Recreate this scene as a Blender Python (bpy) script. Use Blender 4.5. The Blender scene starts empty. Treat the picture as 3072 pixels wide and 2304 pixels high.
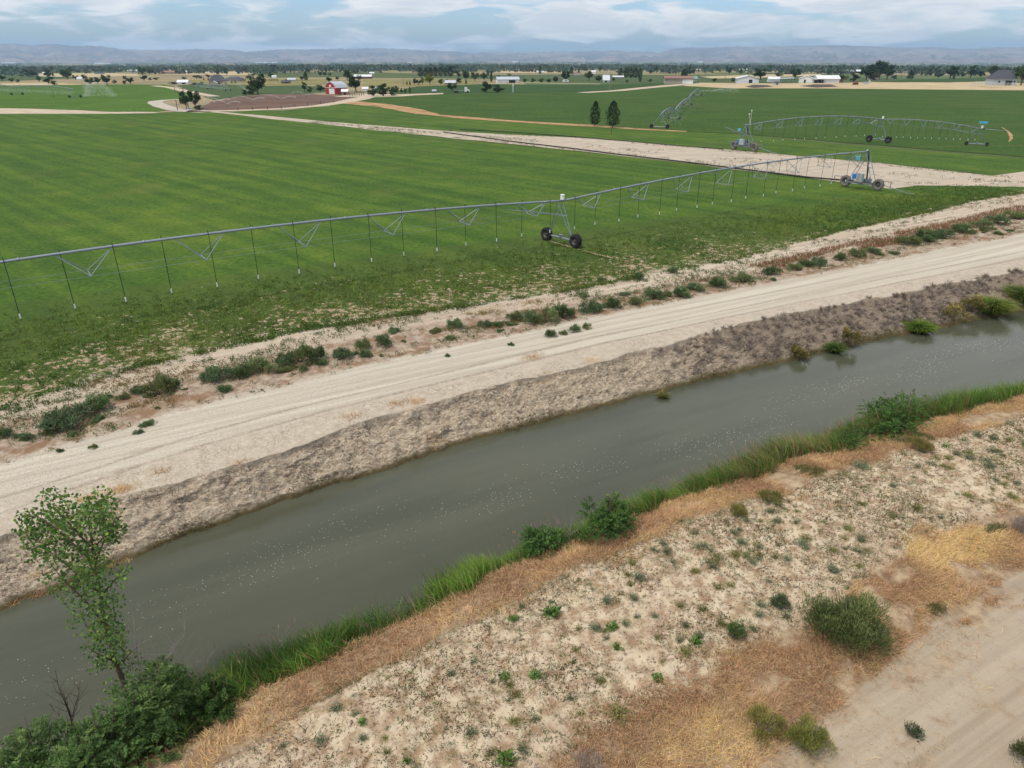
import bpy, math, random
import numpy as np
from mathutils import Vector
from mathutils.geometry import tessellate_polygon
rng = np.random.default_rng(7)
random.seed(7)
SC = bpy.context.scene
COL = SC.collection

# ------------------------------------------------------------------ view
F, HY, H = 2130.0, 165.0, 15.6           # focal length and horizon in photo pixels, flying height
TH = math.atan((1152 - HY) / F)
CT, ST = math.cos(TH), math.sin(TH)
D_T = np.array([0, 550, 700, 1100, 1700, 2800, 5000, 9000, 20000.])
Z_T = np.array([0, 0, -3, -7, -13, -24, -39, -61, -61.])


def zt(d):
    return np.interp(d, D_T, Z_T)


_dd = np.concatenate([np.linspace(5, 550, 300), np.geomspace(551, 12000, 600)])
_sl = (H - zt(_dd)) / _dd


def ray(px, py):
    x = (px - 1536) / F
    y = (1152 - py) / F
    return x, CT + y * ST, -ST + y * CT


def P(px, py, z=0.0):
    dx, dy, dz = ray(px, py)
    t = (z - H) / dz
    return np.array([dx * t, dy * t, z])


def PF(px, py):
    """point of the rolling far ground under a pixel"""
    dx, dy, dz = ray(px, py)
    hz = math.hypot(dx, dy)
    d = float(np.interp(-(-dz / hz), -_sl, _dd))
    return np.array([dx / hz * d, dy / hz * d, float(zt(d))])


def depth(p):
    return p[1] * CT - (p[2] - H) * ST


def mpp(p):
    """metres per photo pixel at a point"""
    return depth(p) / F


def wall_pt(px, py, ydist):
    dx, dy, dz = ray(px, py)
    t = ydist / dy
    return np.array([dx * t, ydist, H + dz * t])


AZ = math.radians(61)
SA, CA = math.sin(AZ), math.cos(AZ)


def uv2xy(u, v):
    return u * SA - v * CA, u * CA + v * SA


def xy2uv(x, y):
    return x * SA + y * CA, -x * CA + y * SA


# ------------------------------------------------------------------ noise
def _h(ix, iy, s):
    n = (ix.astype(np.int64) * 374761393 + iy.astype(np.int64) * 668265263 + s * 1442695041) & 0xffffffff
    n = ((n ^ (n >> 13)) * 1274126177) & 0xffffffff
    n = n ^ (n >> 16)
    return (n & 0xffff) / 65535.0


def vn(x, y, s=0):
    x = np.asarray(x, float); y = np.asarray(y, float)
    ix = np.floor(x); iy = np.floor(y)
    fx = x - ix; fy = y - iy
    fx = fx * fx * (3 - 2 * fx); fy = fy * fy * (3 - 2 * fy)
    a = _h(ix, iy, s); b = _h(ix + 1, iy, s); c = _h(ix, iy + 1, s); d = _h(ix + 1, iy + 1, s)
    return (a * (1 - fx) + b * fx) * (1 - fy) + (c * (1 - fx) + d * fx) * fy


def fbm(x, y, s=0, o=4):
    t = 0; a = 0.5; n = 0
    for k in range(o):
        t = t + a * vn(x * 2 ** k + 17.3 * k, y * 2 ** k - 9.1 * k, s + k); n += a; a *= 0.5
    return t / n


def ridge(x, y, s=0, o=3):
    t = 0; a = 0.5; n = 0
    for k in range(o):
        t = t + a * (1 - np.abs(2 * vn(x * 2 ** k + 5.7 * k, y * 2 ** k + 3.3 * k, s + k) - 1)); n += a; a *= 0.5
    return t / n


def sst(x, a, b):
    t = np.clip((x - a) / (b - a), 0, 1)
    return t * t * (3 - 2 * t)


# ------------------------------------------------------------------ objects and meshes
OFF = {}


def tag(o, label=None, cat=None, group=None, kind=None):
    if label: o['label'] = label
    if cat: o['category'] = cat
    if group: o['group'] = group
    if kind: o['kind'] = kind
    return o


def empty(name, loc=(0, 0, 0), rz=0.0, label=None, cat=None, group=None):
    o = bpy.data.objects.new(name, None)
    COL.objects.link(o)
    o.empty_display_size = 0.3
    o.location = loc
    o.rotation_euler = (0, 0, rz)
    OFF[o.name] = np.array(loc, float)
    return tag(o, label, cat, group)


def link(name, me, mat=None, parent=None):
    o = bpy.data.objects.new(name, me)
    COL.objects.link(o)
    if mat is not None:
        me.materials.append(mat)
    if parent is not None:
        o.parent = parent
        OFF[o.name] = OFF[parent.name]
    return o


def copy_tree(o, parent=None):
    c = o.copy()
    COL.objects.link(c)
    if parent is not None:
        c.parent = parent
    for ch in list(o.children):
        copy_tree(ch, c)
    return c


class MB:
    """collects tubes, boxes and plates into one mesh"""

    def __init__(s):
        s.v = []; s.f = []

    def tube(s, p, q, r0, r1=None, n=6):
        return s.path([p, q], [r0, r0 if r1 is None else r1], n)

    def path(s, pts, r, n=6, cap=True):
        pts = [Vector(p) for p in pts]
        if not hasattr(r, '__len__'): r = [r] * len(pts)
        b0 = len(s.v)
        ref = None
        for i, p in enumerate(pts):
            t = (pts[min(i + 1, len(pts) - 1)] - pts[max(i - 1, 0)])
            t = t.normalized() if t.length > 1e-9 else Vector((0, 0, 1))
            if ref is None:
                ref = Vector((0, 0, 1)) if abs(t.z) < 0.9 else Vector((1, 0, 0))
            a = t.cross(ref).normalized(); b = t.cross(a)
            for k in range(n):
                w = 2 * math.pi * (k + .5) / n
                s.v.append(p + (a * math.cos(w) + b * math.sin(w)) * r[i])
        for i in range(len(pts) - 1):
            for k in range(n):
                k2 = (k + 1) % n
                s.f.append((b0 + i * n + k, b0 + i * n + k2, b0 + (i + 1) * n + k2, b0 + (i + 1) * n + k))
        if cap:
            s.f.append(tuple(b0 + k for k in range(n))[::-1])
            s.f.append(tuple(b0 + (len(pts) - 1) * n + k for k in range(n)))
        return s

    def box(s, c, size, ax=None, taper=1.0):
        X, Y, Z = (Vector((1, 0, 0)), Vector((0, 1, 0)), Vector((0, 0, 1))) if ax is None else [Vector(a) for a in ax]
        c = Vector(c); b = len(s.v)
        for z in (-.5, .5):
            k = taper if z > 0 else 1
            for x, y in ((-.5, -.5), (.5, -.5), (.5, .5), (-.5, .5)):
                s.v.append(c + X * x * size[0] * k + Y * y * size[1] * k + Z * z * size[2])
        for f in ((3, 2, 1, 0), (4, 5, 6, 7), (0, 1, 5, 4), (1, 2, 6, 5), (2, 3, 7, 6), (3, 0, 4, 7)):
            s.f.append(tuple(b + i for i in f))
        return s

    def bbox(s, c, size, bev, ax=None):
        """box with its upright and top edges chamfered"""
        X, Y, Z = (Vector((1, 0, 0)), Vector((0, 1, 0)), Vector((0, 0, 1))) if ax is None else [Vector(a) for a in ax]
        c = Vector(c); hx, hy, hz = [k / 2 for k in size]
        rings = []
        for z, ins in ((-hz, 0), (hz - bev, 0), (hz, bev)):
            r = []
            for sx, sy, fl in ((-1, -1, 0), (1, -1, 1), (1, 1, 0), (-1, 1, 1)):
                a = (sx * (hx - ins), sy * (hy - ins - bev)); b = (sx * (hx - ins - bev), sy * (hy - ins))
                for q in ((a, b) if not fl else (b, a)):
                    r.append(c + X * q[0] + Y * q[1] + Z * z)
            rings.append(r)
        b0 = len(s.v)
        for r in rings: s.v += r
        n = 8
        for i in range(2):
            for k in range(n):
                k2 = (k + 1) % n
                s.f.append((b0 + i * n + k, b0 + i * n + k2, b0 + (i + 1) * n + k2, b0 + (i + 1) * n + k))
        s.f.append(tuple(b0 + k for k in range(n))[::-1]); s.f.append(tuple(b0 + 2 * n + k for k in range(n)))
        return s

    def poly(s, pts, th=None):
        b = len(s.v)
        s.v += [Vector(p) for p in pts]
        n = len(pts)
        s.f.append(tuple(range(b, b + n)))
        if th is not None:
            t = Vector(th)
            s.v += [Vector(p) + t for p in pts]
            s.f.append(tuple(range(b + n, b + 2 * n))[::-1])
            for k in range(n):
                k2 = (k + 1) % n
                s.f.append((b + k2, b + k, b + n + k, b + n + k2))
        return s

    def lathe(s, c, axis, prof, n=20):
        """prof = (offset along axis, radius) closed ring of revolution"""
        c = Vector(c); t = Vector(axis).normalized()
        ref = Vector((0, 0, 1)) if abs(t.z) < .9 else Vector((1, 0, 0))
        a = t.cross(ref).normalized(); bb = t.cross(a); b0 = len(s.v); m = len(prof)
        for k in range(n):
            w = 2 * math.pi * k / n
            d = a * math.cos(w) + bb * math.sin(w)
            for o, r in prof: s.v.append(c + t * o + d * r)
        for k in range(n):
            k2 = (k + 1) % n
            for j in range(m):
                j2 = (j + 1) % m
                s.f.append((b0 + k * m + j, b0 + k * m + j2, b0 + k2 * m + j2, b0 + k2 * m + j))
        return s

    def build(s, name, mat, parent=None, smooth=False):
        me = bpy.data.meshes.new(name)
        off = Vector(OFF[parent.name]) if parent is not None else Vector((0, 0, 0))
        me.from_pydata([v - off for v in s.v], [], s.f)
        me.update()
        if smooth:
            me.polygons.foreach_set('use_smooth', [True] * len(me.polygons))
        return link(name, me, mat, parent)


def mesh_np(name, V, faces, col=None, smooth=False, attrs=None):
    """V (n,3); faces = list of (k,m) index arrays; col (n,3) point colours"""
    me = bpy.data.meshes.new(name)
    V = np.asarray(V, np.float32)
    me.vertices.add(len(V)); me.vertices.foreach_set('co', V.ravel())
    tot = np.concatenate([np.full(len(f), f.shape[1], np.int32) for f in faces])
    idx = np.concatenate([f.ravel() for f in faces]).astype(np.int32)
    me.loops.add(len(idx)); me.loops.foreach_set('vertex_index', idx)
    me.polygons.add(len(tot))
    st = np.concatenate([[0], np.cumsum(tot)[:-1]]).astype(np.int32)
    me.polygons.foreach_set('loop_start', st)
    me.polygons.foreach_set('loop_total', tot)
    if smooth: me.polygons.foreach_set('use_smooth', np.ones(len(tot), bool))
    if col is not None:
        a = me.attributes.new('col', 'FLOAT_COLOR', 'POINT')
        c4 = np.ones((len(V), 4), np.float32); c4[:, :3] = col
        a.data.foreach_set('color', c4.ravel())
    for k, (ty, arr) in (attrs or {}).items():
        a = me.attributes.new(k, ty, 'POINT')
        a.data.foreach_set('vector' if ty == 'FLOAT_VECTOR' else 'value', np.asarray(arr, np.float32).ravel())
    me.update(calc_edges=True)
    me.validate()
    return me


def unit(a):
    return a / np.maximum(np.linalg.norm(a, axis=-1, keepdims=True), 1e-9)


class LF:
    """collects leaves, blades and twigs with point colours"""

    def __init__(s):
        s.V = []; s.C = []; s.Q = []; s.T = []; s.n = 0

    def leaves(s, c, d, ln, wd, col, fold=0.0):
        """rhombic leaves: centre c, direction d, length, width"""
        N = len(c)
        if not N: return s
        d = unit(d)
        side = unit(np.cross(d, unit(rng.normal(size=(N, 3)))))
        ln = np.broadcast_to(np.asarray(ln, float), (N,))[:, None]; wd = np.broadcast_to(np.asarray(wd, float), (N,))[:, None]
        nn = np.cross(d, side) * ln * fold
        V = np.stack([c - d * ln * .5, c + side * wd * .5 - d * ln * .08 + nn, c + d * ln * .5, c - side * wd * .5 - d * ln * .08 + nn], 1).reshape(-1, 3)
        b = s.n + np.arange(N)[:, None] * 4
        s.Q.append(np.hstack([b, b + 1, b + 2, b + 3]))
        s.V.append(V); s.C.append(np.repeat(np.broadcast_to(col, (N, 3)), 4, 0)); s.n += 4 * N
        return s

    def blades(s, b, d0, bend, ln, wd, col, tipcol=None):
        """two-segment blades from base b, start direction d0, bending by vector bend"""
        N = len(b)
        if not N: return s
        ln = np.broadcast_to(np.asarray(ln, float), (N,))[:, None]; wd = np.broadcast_to(np.asarray(wd, float), (N,))[:, None]
        d0 = unit(d0); d1 = unit(d0 + bend)
        m = b + d0 * ln * .5; t = m + d1 * ln * .5
        side = unit(np.cross(d0, unit(rng.normal(size=(N, 3)) + np.array([0, -.8, .3]))))
        V = np.stack([b - side * wd * .5, b + side * wd * .5, m + side * wd * .42, m - side * wd * .42, t], 1).reshape(-1, 3)
        k = s.n + np.arange(N)[:, None] * 5
        s.Q.append(np.hstack([k, k + 1, k + 2, k + 3])); s.T.append(np.hstack([k + 3, k + 2, k + 4]))
        col = np.broadcast_to(col, (N, 3)); tc = col if tipcol is None else np.broadcast_to(tipcol, (N, 3))
        s.V.append(V); s.C.append(np.stack([col * .8, col * .8, col, col, tc], 1).reshape(-1, 3)); s.n += 5 * N
        return s

    def mesh(s, name):
        f = []
        if s.Q: f.append(np.concatenate(s.Q))
        if s.T: f.append(np.concatenate(s.T))
        return mesh_np(name, np.concatenate(s.V), f, np.concatenate(s.C))


# ------------------------------------------------------------------ materials
class G:
    def __init__(s, name):
        s.m = bpy.data.materials.new(name); s.m.use_nodes = True
        s.t = s.m.node_tree; s.t.nodes.clear()
        s.out = s.t.nodes.new('ShaderNodeOutputMaterial')

    def n(s, ty, **k):
        x = s.t.nodes.new(ty)
        for a, b in k.items(): setattr(x, a, b)
        return x

    def set(s, sock, val):
        if hasattr(val, 'links') or isinstance(val, bpy.types.NodeSocket): s.t.links.new(val, sock)
        elif isinstance(val, (tuple, list)) and len(val) == 3 and sock.type == 'RGBA': sock.default_value = (*val, 1)
        else: sock.default_value = val

    def attr(s, name, kind='Fac'):
        return s.n('ShaderNodeAttribute', attribute_name=name).outputs[kind]

    def pos(s):
        return s.n('ShaderNodeNewGeometry').outputs['Position']

    def scale(s, vec, sc):
        x = s.n('ShaderNodeVectorMath', operation='MULTIPLY')
        s.set(x.inputs[0], vec); x.inputs[1].default_value = sc
        return x.outputs[0]

    def rot(s, vec, ang, sc=(1, 1, 1)):
        x = s.n('ShaderNodeMapping'); s.set(x.inputs['Vector'], vec)
        x.inputs['Rotation'].default_value = (0, 0, ang)
        return s.scale(x.outputs[0], sc)

    def noise(s, vec, sc, det=4, ro=.55):
        x = s.n('ShaderNodeTexNoise'); s.set(x.inputs['Vector'], vec)
        x.inputs['Scale'].default_value = sc; x.inputs['Detail'].default_value = det; x.inputs['Roughness'].default_value = ro
        return x.outputs['Fac']

    def vor(s, vec, sc, feat='DISTANCE_TO_EDGE', out='Distance', dist=None):
        x = s.n('ShaderNodeTexVoronoi', feature=feat); s.set(x.inputs['Vector'], vec); x.inputs['Scale'].default_value = sc
        if dist: x.distance = dist
        return x.outputs[out]

    def mr(s, x, a, b, c=0., d=1.):
        m = s.n('ShaderNodeMapRange', interpolation_type='SMOOTHSTEP')
        for k, v in zip(('Value', 'From Min', 'From Max', 'To Min', 'To Max'), (x, a, b, c, d)): s.set(m.inputs[k], v)
        return m.outputs[0]

    def ma(s, op, a, b=0., c=None):
        m = s.n('ShaderNodeMath', operation=op)
        s.set(m.inputs[0], a); s.set(m.inputs[1], b)
        if c is not None: s.set(m.inputs[2], c)
        return m.outputs[0]

    def mix(s, f, a, b, mode='MIX'):
        m = s.n('ShaderNodeMix', data_type='RGBA', blend_type=mode)
        s.set(m.inputs['Factor'], f); s.set(m.inputs['A'], a); s.set(m.inputs['B'], b)
        return [o for o in m.outputs if o.type == 'RGBA'][0]

    def ramp(s, f, cols):
        r = s.n('ShaderNodeValToRGB'); e = r.color_ramp.elements
        while len(e) < len(cols): e.new(.5)
        for el, (p, c) in zip(e, cols): el.position = p; el.color = (*c, 1)
        s.set(r.inputs[0], f)
        return r.outputs[0]

    def bump(s, h, st, dist):
        b = s.n('ShaderNodeBump'); s.set(b.inputs['Height'], h)
        b.inputs['Strength'].default_value = st; b.inputs['Distance'].default_value = dist
        return b.outputs[0]

    def pbr(s, col, rough=.8, spec=.2, metal=0., normal=None, **kw):
        p = s.n('ShaderNodeBsdfPrincipled')
        s.set(p.inputs['Base Color'], col); s.set(p.inputs['Roughness'], rough)
        s.set(p.inputs['Specular IOR Level'], spec); s.set(p.inputs['Metallic'], metal)
        for k, v in kw.items(): s.set(p.inputs[k.replace('_', ' ')], v)
        if normal is not None: s.set(p.inputs['Normal'], normal)
        return p.outputs[0]

    def done(s, sh):
        s.t.links.new(sh, s.out.inputs['Surface'])
        return s.m


def plain(name, c, rough=.6, metal=0., spec=.3, var=.15, sc=3.):
    g = G(name)
    n = g.noise(g.n('ShaderNodeTexCoord').outputs['Object'], sc, 4)
    col = g.mix(n, tuple(k * (1 - var) for k in c), tuple(min(1, k * (1 + var)) for k in c))
    return g.done(g.pbr(col, rough, spec, metal))


def foliage(name, c=(1, 1, 1), trans=.25, objvar=.18):
    g = G(name)
    col = g.mix(1., g.attr('col', 'Color'), c, 'MULTIPLY')
    r = g.n('ShaderNodeObjectInfo').outputs['Random']
    v = g.mr(r, 0, 1, 1 - objvar, 1 + objvar)
    hs = g.n('ShaderNodeHueSaturation'); g.set(hs.inputs['Color'], col); g.set(hs.inputs['Value'], v)
    col = hs.outputs[0]
    a = g.pbr(col, .65, .15)
    t = g.n('ShaderNodeBsdfTranslucent'); g.set(t.inputs[0], col)
    m = g.n('ShaderNodeMixShader'); m.inputs[0].default_value = trans
    g.t.links.new(a, m.inputs[1]); g.t.links.new(t.outputs[0], m.inputs[2])
    return g.done(m.outputs[0])


def field_color(g, pos, bare=None):
    """green crop seen from above: drifts, machine-way streaks, worn patches"""
    big = g.noise(pos, .035, 4)
    mid = g.noise(pos, .22, 4)
    fine = g.noise(pos, 2.6, 4, .7)
    st = g.noise(g.rot(pos, math.radians(43.8), (.02, .42, 1)), 1.0, 4)
    c = g.ramp(g.ma('ADD', g.ma('MULTIPLY', mid, .6), g.ma('MULTIPLY', big, .4)),
               [(.30, (.042, .088, .015)), (.5, (.058, .114, .018)), (.68, (.090, .142, .022))])
    c = g.mix(g.mr(st, .35, .7), g.mix(1., c, (.84, .90, .84), 'MULTIPLY'), g.mix(1., c, (1.42, 1.26, 1.05), 'MULTIPLY'))
    c = g.mix(g.mr(fine, .3, .72), g.mix(1., c, (.58, .66, .60), 'MULTIPLY'), g.mix(1., c, (1.30, 1.22, 1.1), 'MULTIPLY'))
    c = g.mix(g.ma('MULTIPLY', g.mr(g.noise(pos, .09, 3), .56, .74), .5), c, (.105, .120, .030))
    if bare is not None:
        th = g.ma('SUBTRACT', .80, g.ma('MULTIPLY', bare, .30))
        pat = g.ma('ADD', g.ma('MULTIPLY', g.noise(pos, 1.9, 5, .7), .75), g.ma('MULTIPLY', g.noise(pos, .25, 3), .25))
        soil = g.mix(g.noise(pos, 3., 3), (.30, .20, .12), (.50, .40, .29))
        c = g.mix(g.ma('MULTIPLY', bare, .45), c, (.085, .090, .032))
        c = g.mix(g.mr(pat, th, g.ma('ADD', th, .05)), c, soil)
    return c, fine


# pale worn dirt used by the lanes
def dirt_mat(name, a, b, c=None, sc=.5):
    g = G(name); p = g.pos()
    n = g.noise(p, sc, 6, .65)
    st = g.noise(g.rot(p, math.radians(43.8), (.04, 1.5, 1)), 1., 4)
    col = g.mix(g.mr(n, .3, .7), a, b)
    col = g.mix(g.mr(st, .42, .68, 0, .6), col, c or tuple(k * 1.18 for k in b))
    col = g.mix(g.mr(g.noise(p, 3., 3), .62, .74), col, tuple(k * .62 for k in a))
    return g.done(g.pbr(col, .95, .1, normal=g.bump(n, .5, .1)))


def strip_mat(name, a, b, sc=.3, third=None):
    g = G(name); p = g.pos()
    n = g.noise(p, sc, 5, .65)
    col = g.mix(g.mr(n, .32, .68), a, b)
    if third: col = g.mix(g.mr(g.noise(p, sc * .5, 3), .55, .68), col, third)
    return g.done(g.pbr(col, .95, .1))


M = {}
M['steel'] = plain('galvanised_steel', (.26, .30, .35), .42, .45, .45, .12, 1.5)
M['dull_steel'] = plain('weathered_steel', (.19, .21, .225), .5, .4, .4)
M['rubber'] = plain('tyre_rubber', (.018, .018, .02), .8, 0, .3, .3)
M['dusty_rubber'] = plain('dusty_tyre_rubber', (.17, .155, .135), .9, 0, .2, .3)
M['rim'] = plain('wheel_rim', (.10, .09, .09), .6, .3)
M['hose'] = plain('black_hose', (.012, .014, .013), .5, 0, .4)
M['white'] = plain('white_plastic', (.72, .74, .72), .5)
M['offwhite'] = plain('white_painted_metal', (.66, .68, .70), .5, 0, .3, .08, .4)
M['blue'] = plain('blue_paint', (.03, .16, .50), .45)
M['cyan'] = plain('pale_blue_paint', (.10, .36, .50), .5)
M['greybox'] = plain('grey_cabinet', (.34, .38, .37), .5)
M['wood'] = plain('weathered_wood', (.13, .10, .075), .85)
M['bark'] = plain('brown_bark', (.13, .095, .075), .9, 0, .1, .35, 9.)
M['greybark'] = plain('dead_grey_wood', (.25, .22, .20), .9, 0, .1, .3)
M['red'] = plain('red_barn_paint', (.34, .022, .025), .6, 0, .3, .1, .5)
M['metalroof'] = plain('pale_metal_roof', (.46, .50, .55), .45, .2, .4, .08, .4)
M['whiteroof'] = plain('white_metal_roof', (.68, .70, .73), .5, 0, .3, .06, .4)
M['shingle'] = plain('dark_grey_shingle', (.075, .078, .095), .9, 0, .2, .2, 2.)
M['tanwall'] = plain('tan_siding', (.42, .36, .29), .7, 0, .2, .08, .4)
M['greywall'] = plain('pale_grey_siding', (.42, .45, .46), .7, 0, .2, .06, .4)
M['greenroof'] = plain('green_roof', (.16, .33, .27), .6)
M['brownroof'] = plain('brown_roof', (.25, .14, .11), .8)
M['dark'] = plain('dark_opening', (.02, .02, .022), .8)
M['glass'] = plain('dark_window_glass', (.04, .05, .06), .15, 0, .5)
M['rust'] = plain('rusty_metal', (.28, .10, .05), .8)
M['pole'] = plain('grey_pole_wood', (.20, .17, .145), .9)

M['leaf'] = foliage('plant_leaves', (1.62, 1.55, 1.45), .35, .15)
M['cropleaf'] = foliage('crop_leaves', (.95, .95, .95), .3, 0.)
M['dry'] = foliage('dry_grass_stems', (1, 1, 1), .2, 0.)
M['twig'] = foliage('grey_twigs', (1, 1, 1), .0, .1)
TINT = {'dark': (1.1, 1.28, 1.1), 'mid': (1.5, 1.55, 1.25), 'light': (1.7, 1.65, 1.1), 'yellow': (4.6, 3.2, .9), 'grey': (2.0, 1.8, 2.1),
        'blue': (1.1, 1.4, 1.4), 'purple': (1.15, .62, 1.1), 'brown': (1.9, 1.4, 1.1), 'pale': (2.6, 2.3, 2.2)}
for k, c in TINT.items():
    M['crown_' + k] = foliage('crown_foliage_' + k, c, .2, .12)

# mist made of droplets
g = G('water_droplets')
tr = g.n('ShaderNodeBsdfTransparent'); mx = g.n('ShaderNodeMixShader'); mx.inputs[0].default_value = .62
g.t.links.new(tr.outputs[0], mx.inputs[1]); g.t.links.new(g.pbr((.85, .88, .9), .6), mx.inputs[2])
M['mist'] = g.done(mx.outputs[0])

# ------------------------------------------------------------------ world, sun, camera, haze
SUN_EL, SUN_AZ = math.radians(62), math.radians(-128)     # azimuth from +Y towards +X
w = bpy.data.worlds.new('World'); SC.world = w; w.use_nodes = True
t = w.node_tree; t.nodes.clear()


class GW(G):
    def __init__(s, tree): s.t = tree


g = GW(t)
out = g.n('ShaderNodeOutputWorld'); bg = g.n('ShaderNodeBackground')
sky = g.n('ShaderNodeTexSky', sky_type='NISHITA'); sky.sun_disc = False
sky.sun_elevation = SUN_EL; sky.sun_rotation = SUN_AZ
sky.air_density = 1.0; sky.dust_density = 1.0
dirv = g.n('ShaderNodeTexCoord').outputs['Generated']
warp = g.n('ShaderNodeVectorMath', operation='ADD')
nz = g.n('ShaderNodeTexNoise'); g.set(nz.inputs['Vector'], g.scale(dirv, (7, 7, 26))); nz.inputs['Scale'].default_value = 1.0
g.set(warp.inputs[0], g.scale(dirv, (6, 6, 36))); g.set(warp.inputs[1], g.scale(nz.outputs['Color'], (1.5, 1.5, 1.5)))
n1 = g.noise(warp.outputs[0], 1.0, 7, .52)
sep = g.n('ShaderNodeSeparateXYZ'); g.set(sep.inputs[0], dirv)
cover = g.mr(sep.outputs[2], .0, .085, -.03, .12)
mask = g.mr(g.ma('ADD', n1, cover), .45, .58, 0., .95)
shade = g.noise(g.scale(warp.outputs[0], (.8, .8, 1.3)), 1.7, 5, .6)
cl = g.mix(g.mr(shade, .3, .7), (7.6, 8.1, 8.8), (10.6, 10.6, 10.7))
skyc = g.mix(1., sky.outputs[0], (1.12, 1.40, 1.85), 'MULTIPLY')
g.set(bg.inputs[0], g.mix(mask, skyc, cl)); bg.inputs[1].default_value = .1
t.links.new(bg.outputs[0], out.inputs['Surface'])

sl = bpy.data.lights.new('sun', 'SUN'); sl.energy = 3.0; sl.angle = math.radians(5); sl.color = (1, .93, .82)
so = bpy.data.objects.new('sun', sl); COL.objects.link(so)
sd = Vector((math.sin(SUN_AZ) * math.cos(SUN_EL), math.cos(SUN_AZ) * math.cos(SUN_EL), math.sin(SUN_EL)))
so.rotation_euler = sd.to_track_quat('Z', 'Y').to_euler(); so.location = (0, 0, 60)

cam = bpy.data.cameras.new('camera'); co = bpy.data.objects.new('camera', cam); COL.objects.link(co)
cam.sensor_width = 36; cam.lens = F / 3072 * 36; cam.clip_end = 60000; cam.clip_start = .1
co.location = (0, 0, H); co.rotation_euler = (math.pi / 2 - TH, 0, 0)
SC.camera = co
SC.view_settings.view_transform = 'Standard'; SC.view_settings.look = 'None'
SC.view_settings.exposure = -0.12; SC.view_settings.gamma = 1.0
SC.cycles.use_denoising = True
SC.cycles.max_bounces = 5; SC.cycles.diffuse_bounces = 2; SC.cycles.transparent_max_bounces = 12; SC.cycles.glossy_bounces = 2; SC.cycles.volume_bounces = 1

hb = MB().box((0, 6000, 80), (38000, 26000, 340))
gh = G('pale_haze')
pv = gh.n('ShaderNodeVolumePrincipled'); pv.inputs['Color'].default_value = (.46, .69, 1.0, 1)
pv.inputs['Density'].default_value = 7.8e-5; pv.inputs['Anisotropy'].default_value = .15
gh.t.links.new(pv.outputs[0], gh.out.inputs['Volume'])
ho = hb.build('haze', gh.m); ho['kind'] = 'stuff'

# ------------------------------------------------------------------ near ground: canal, banks, roads, field edge
EDG = {  # s value -> (u list, v list) read off the photograph's lines on the ground
    1: ([-30, 11, 16, 20, 40, 260], [7.0, 7.3, 7.8, 8.3, 7.9, 7.9]),
    2: ([-30, 6, 12, 17, 23, 28, 260], [9.6, 9.9, 10.1, 10.2, 11.0, 10.2, 10.2]),
    3: ([-30, -.5, 1.3, 5, 10, 15, 20, 29, 36, 260], [13.0, 13.6, 14.2, 14.8, 15.3, 15.7, 15.4, 15.0, 14.3, 14.]),
    4: ([-30, -2.2, 0, 5, 10, 16, 23, 30, 39, 260], [14.4, 15.0, 15.6, 16.4, 17.1, 17.4, 17.3, 17.0, 15.9, 15.5]),
    5: ([-30, -5.7, 2, 6, 11, 20, 30, 43, 260], [16.6, 17.6, 18.0, 18.2, 18.8, 19.1, 18.9, 17.9, 17.]),
    6: ([-30, -6, -.2, 4, 8, 12, 18, 24, 31, 41, 47, 58, 260], [23.4, 25.0, 26.2, 27.0, 27.4, 27.6, 27.7, 27.6, 27.5, 27.0, 26.4, 25.6, 24.]),
    7: ([-30, -6, 2, 6, 11, 19, 26, 34, 42, 52, 63, 260], [25.6, 26.9, 28.2, 28.8, 29.3, 29.9, 30.0, 30.3, 30.0, 29.6, 28.5, 27.5]),
    8: ([-30, -6, 1.5, 7, 14, 24, 35, 48, 66, 260], [27.4, 28.6, 30.4, 31.0, 31.3, 31.7, 31.6, 31.2, 30.4, 29.5]),
    9: ([-30, -6, 2, 8, 16, 27, 39, 55, 76, 260], [31.6, 33.0, 34.8, 35.3, 35.7, 36.0, 35.9, 35.8, 35.6, 35.]),
    10: ([-30, -6, 0, 6, 15, 27, 45, 67, 85, 260], [36.4, 37.2, 39.2, 40., 40.2, 39.4, 39.4, 40.6, 42., 43.]),
    11: ([-30, -7, -3, 1, 6, 10, 20, 27, 36, 45, 62, 78, 88, 260], [37.5, 38.9, 40.7, 42.0, 42.5, 42.9, 42.3, 41.6, 42.3, 42.4, 45.6, 47.1, 48.6, 50]),
}
V0, V12 = -25.0, 58.0


def edges_at(u):
    u = np.atleast_1d(np.asarray(u, float))
    E = [np.full_like(u, V0)]
    for k in range(1, 12):
        a = np.interp(u, *EDG[k])
        if k in (6, 7): a = a + (fbm(u * .38, u * 0 + k * 5.3, 400 + k, 3) - .5) * (.7, .95)[k - 6] + (vn(u * 2.1, u * 0, 410 + k) - .5) * .16
        E.append(a)
    E.append(np.full_like(u, V12))
    return np.stack(E, 0)          # 13 x n


def s_of(u, v):
    E = edges_at(u)
    v = np.atleast_1d(v)
    return np.array([np.interp(v[i], E[:, i], np.arange(13)) for i in range(len(v))])


def v_of(u, s):
    u = np.atleast_1d(u); s = np.broadcast_to(np.atleast_1d(s), u.shape)
    E = edges_at(u)
    i = np.clip(np.floor(s).astype(int), 0, 11); f = s - i
    j = np.arange(len(u))
    return E[i, j] * (1 - f) + E[i + 1, j] * f


S_P = [0, 1, 1.5, 2, 2.08, 3, 3.5, 4, 5, 5.3, 5.7, 5.94, 6, 6.08, 6.3, 6.82, 6.93, 7.0, 7.4, 8, 8.5, 9, 9.4, 10, 11, 12]
Z_P = [-.12, -.10, .03, .05, .08, .0, -.12, -.42, -1.74, -2.6, -2.6, -1.95, -1.70, -1.52, -1.20, -.50, -.18, -.03, .0, .03, .04, .0, -.08, -.08, .0, .0]
WL = -1.70


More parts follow.
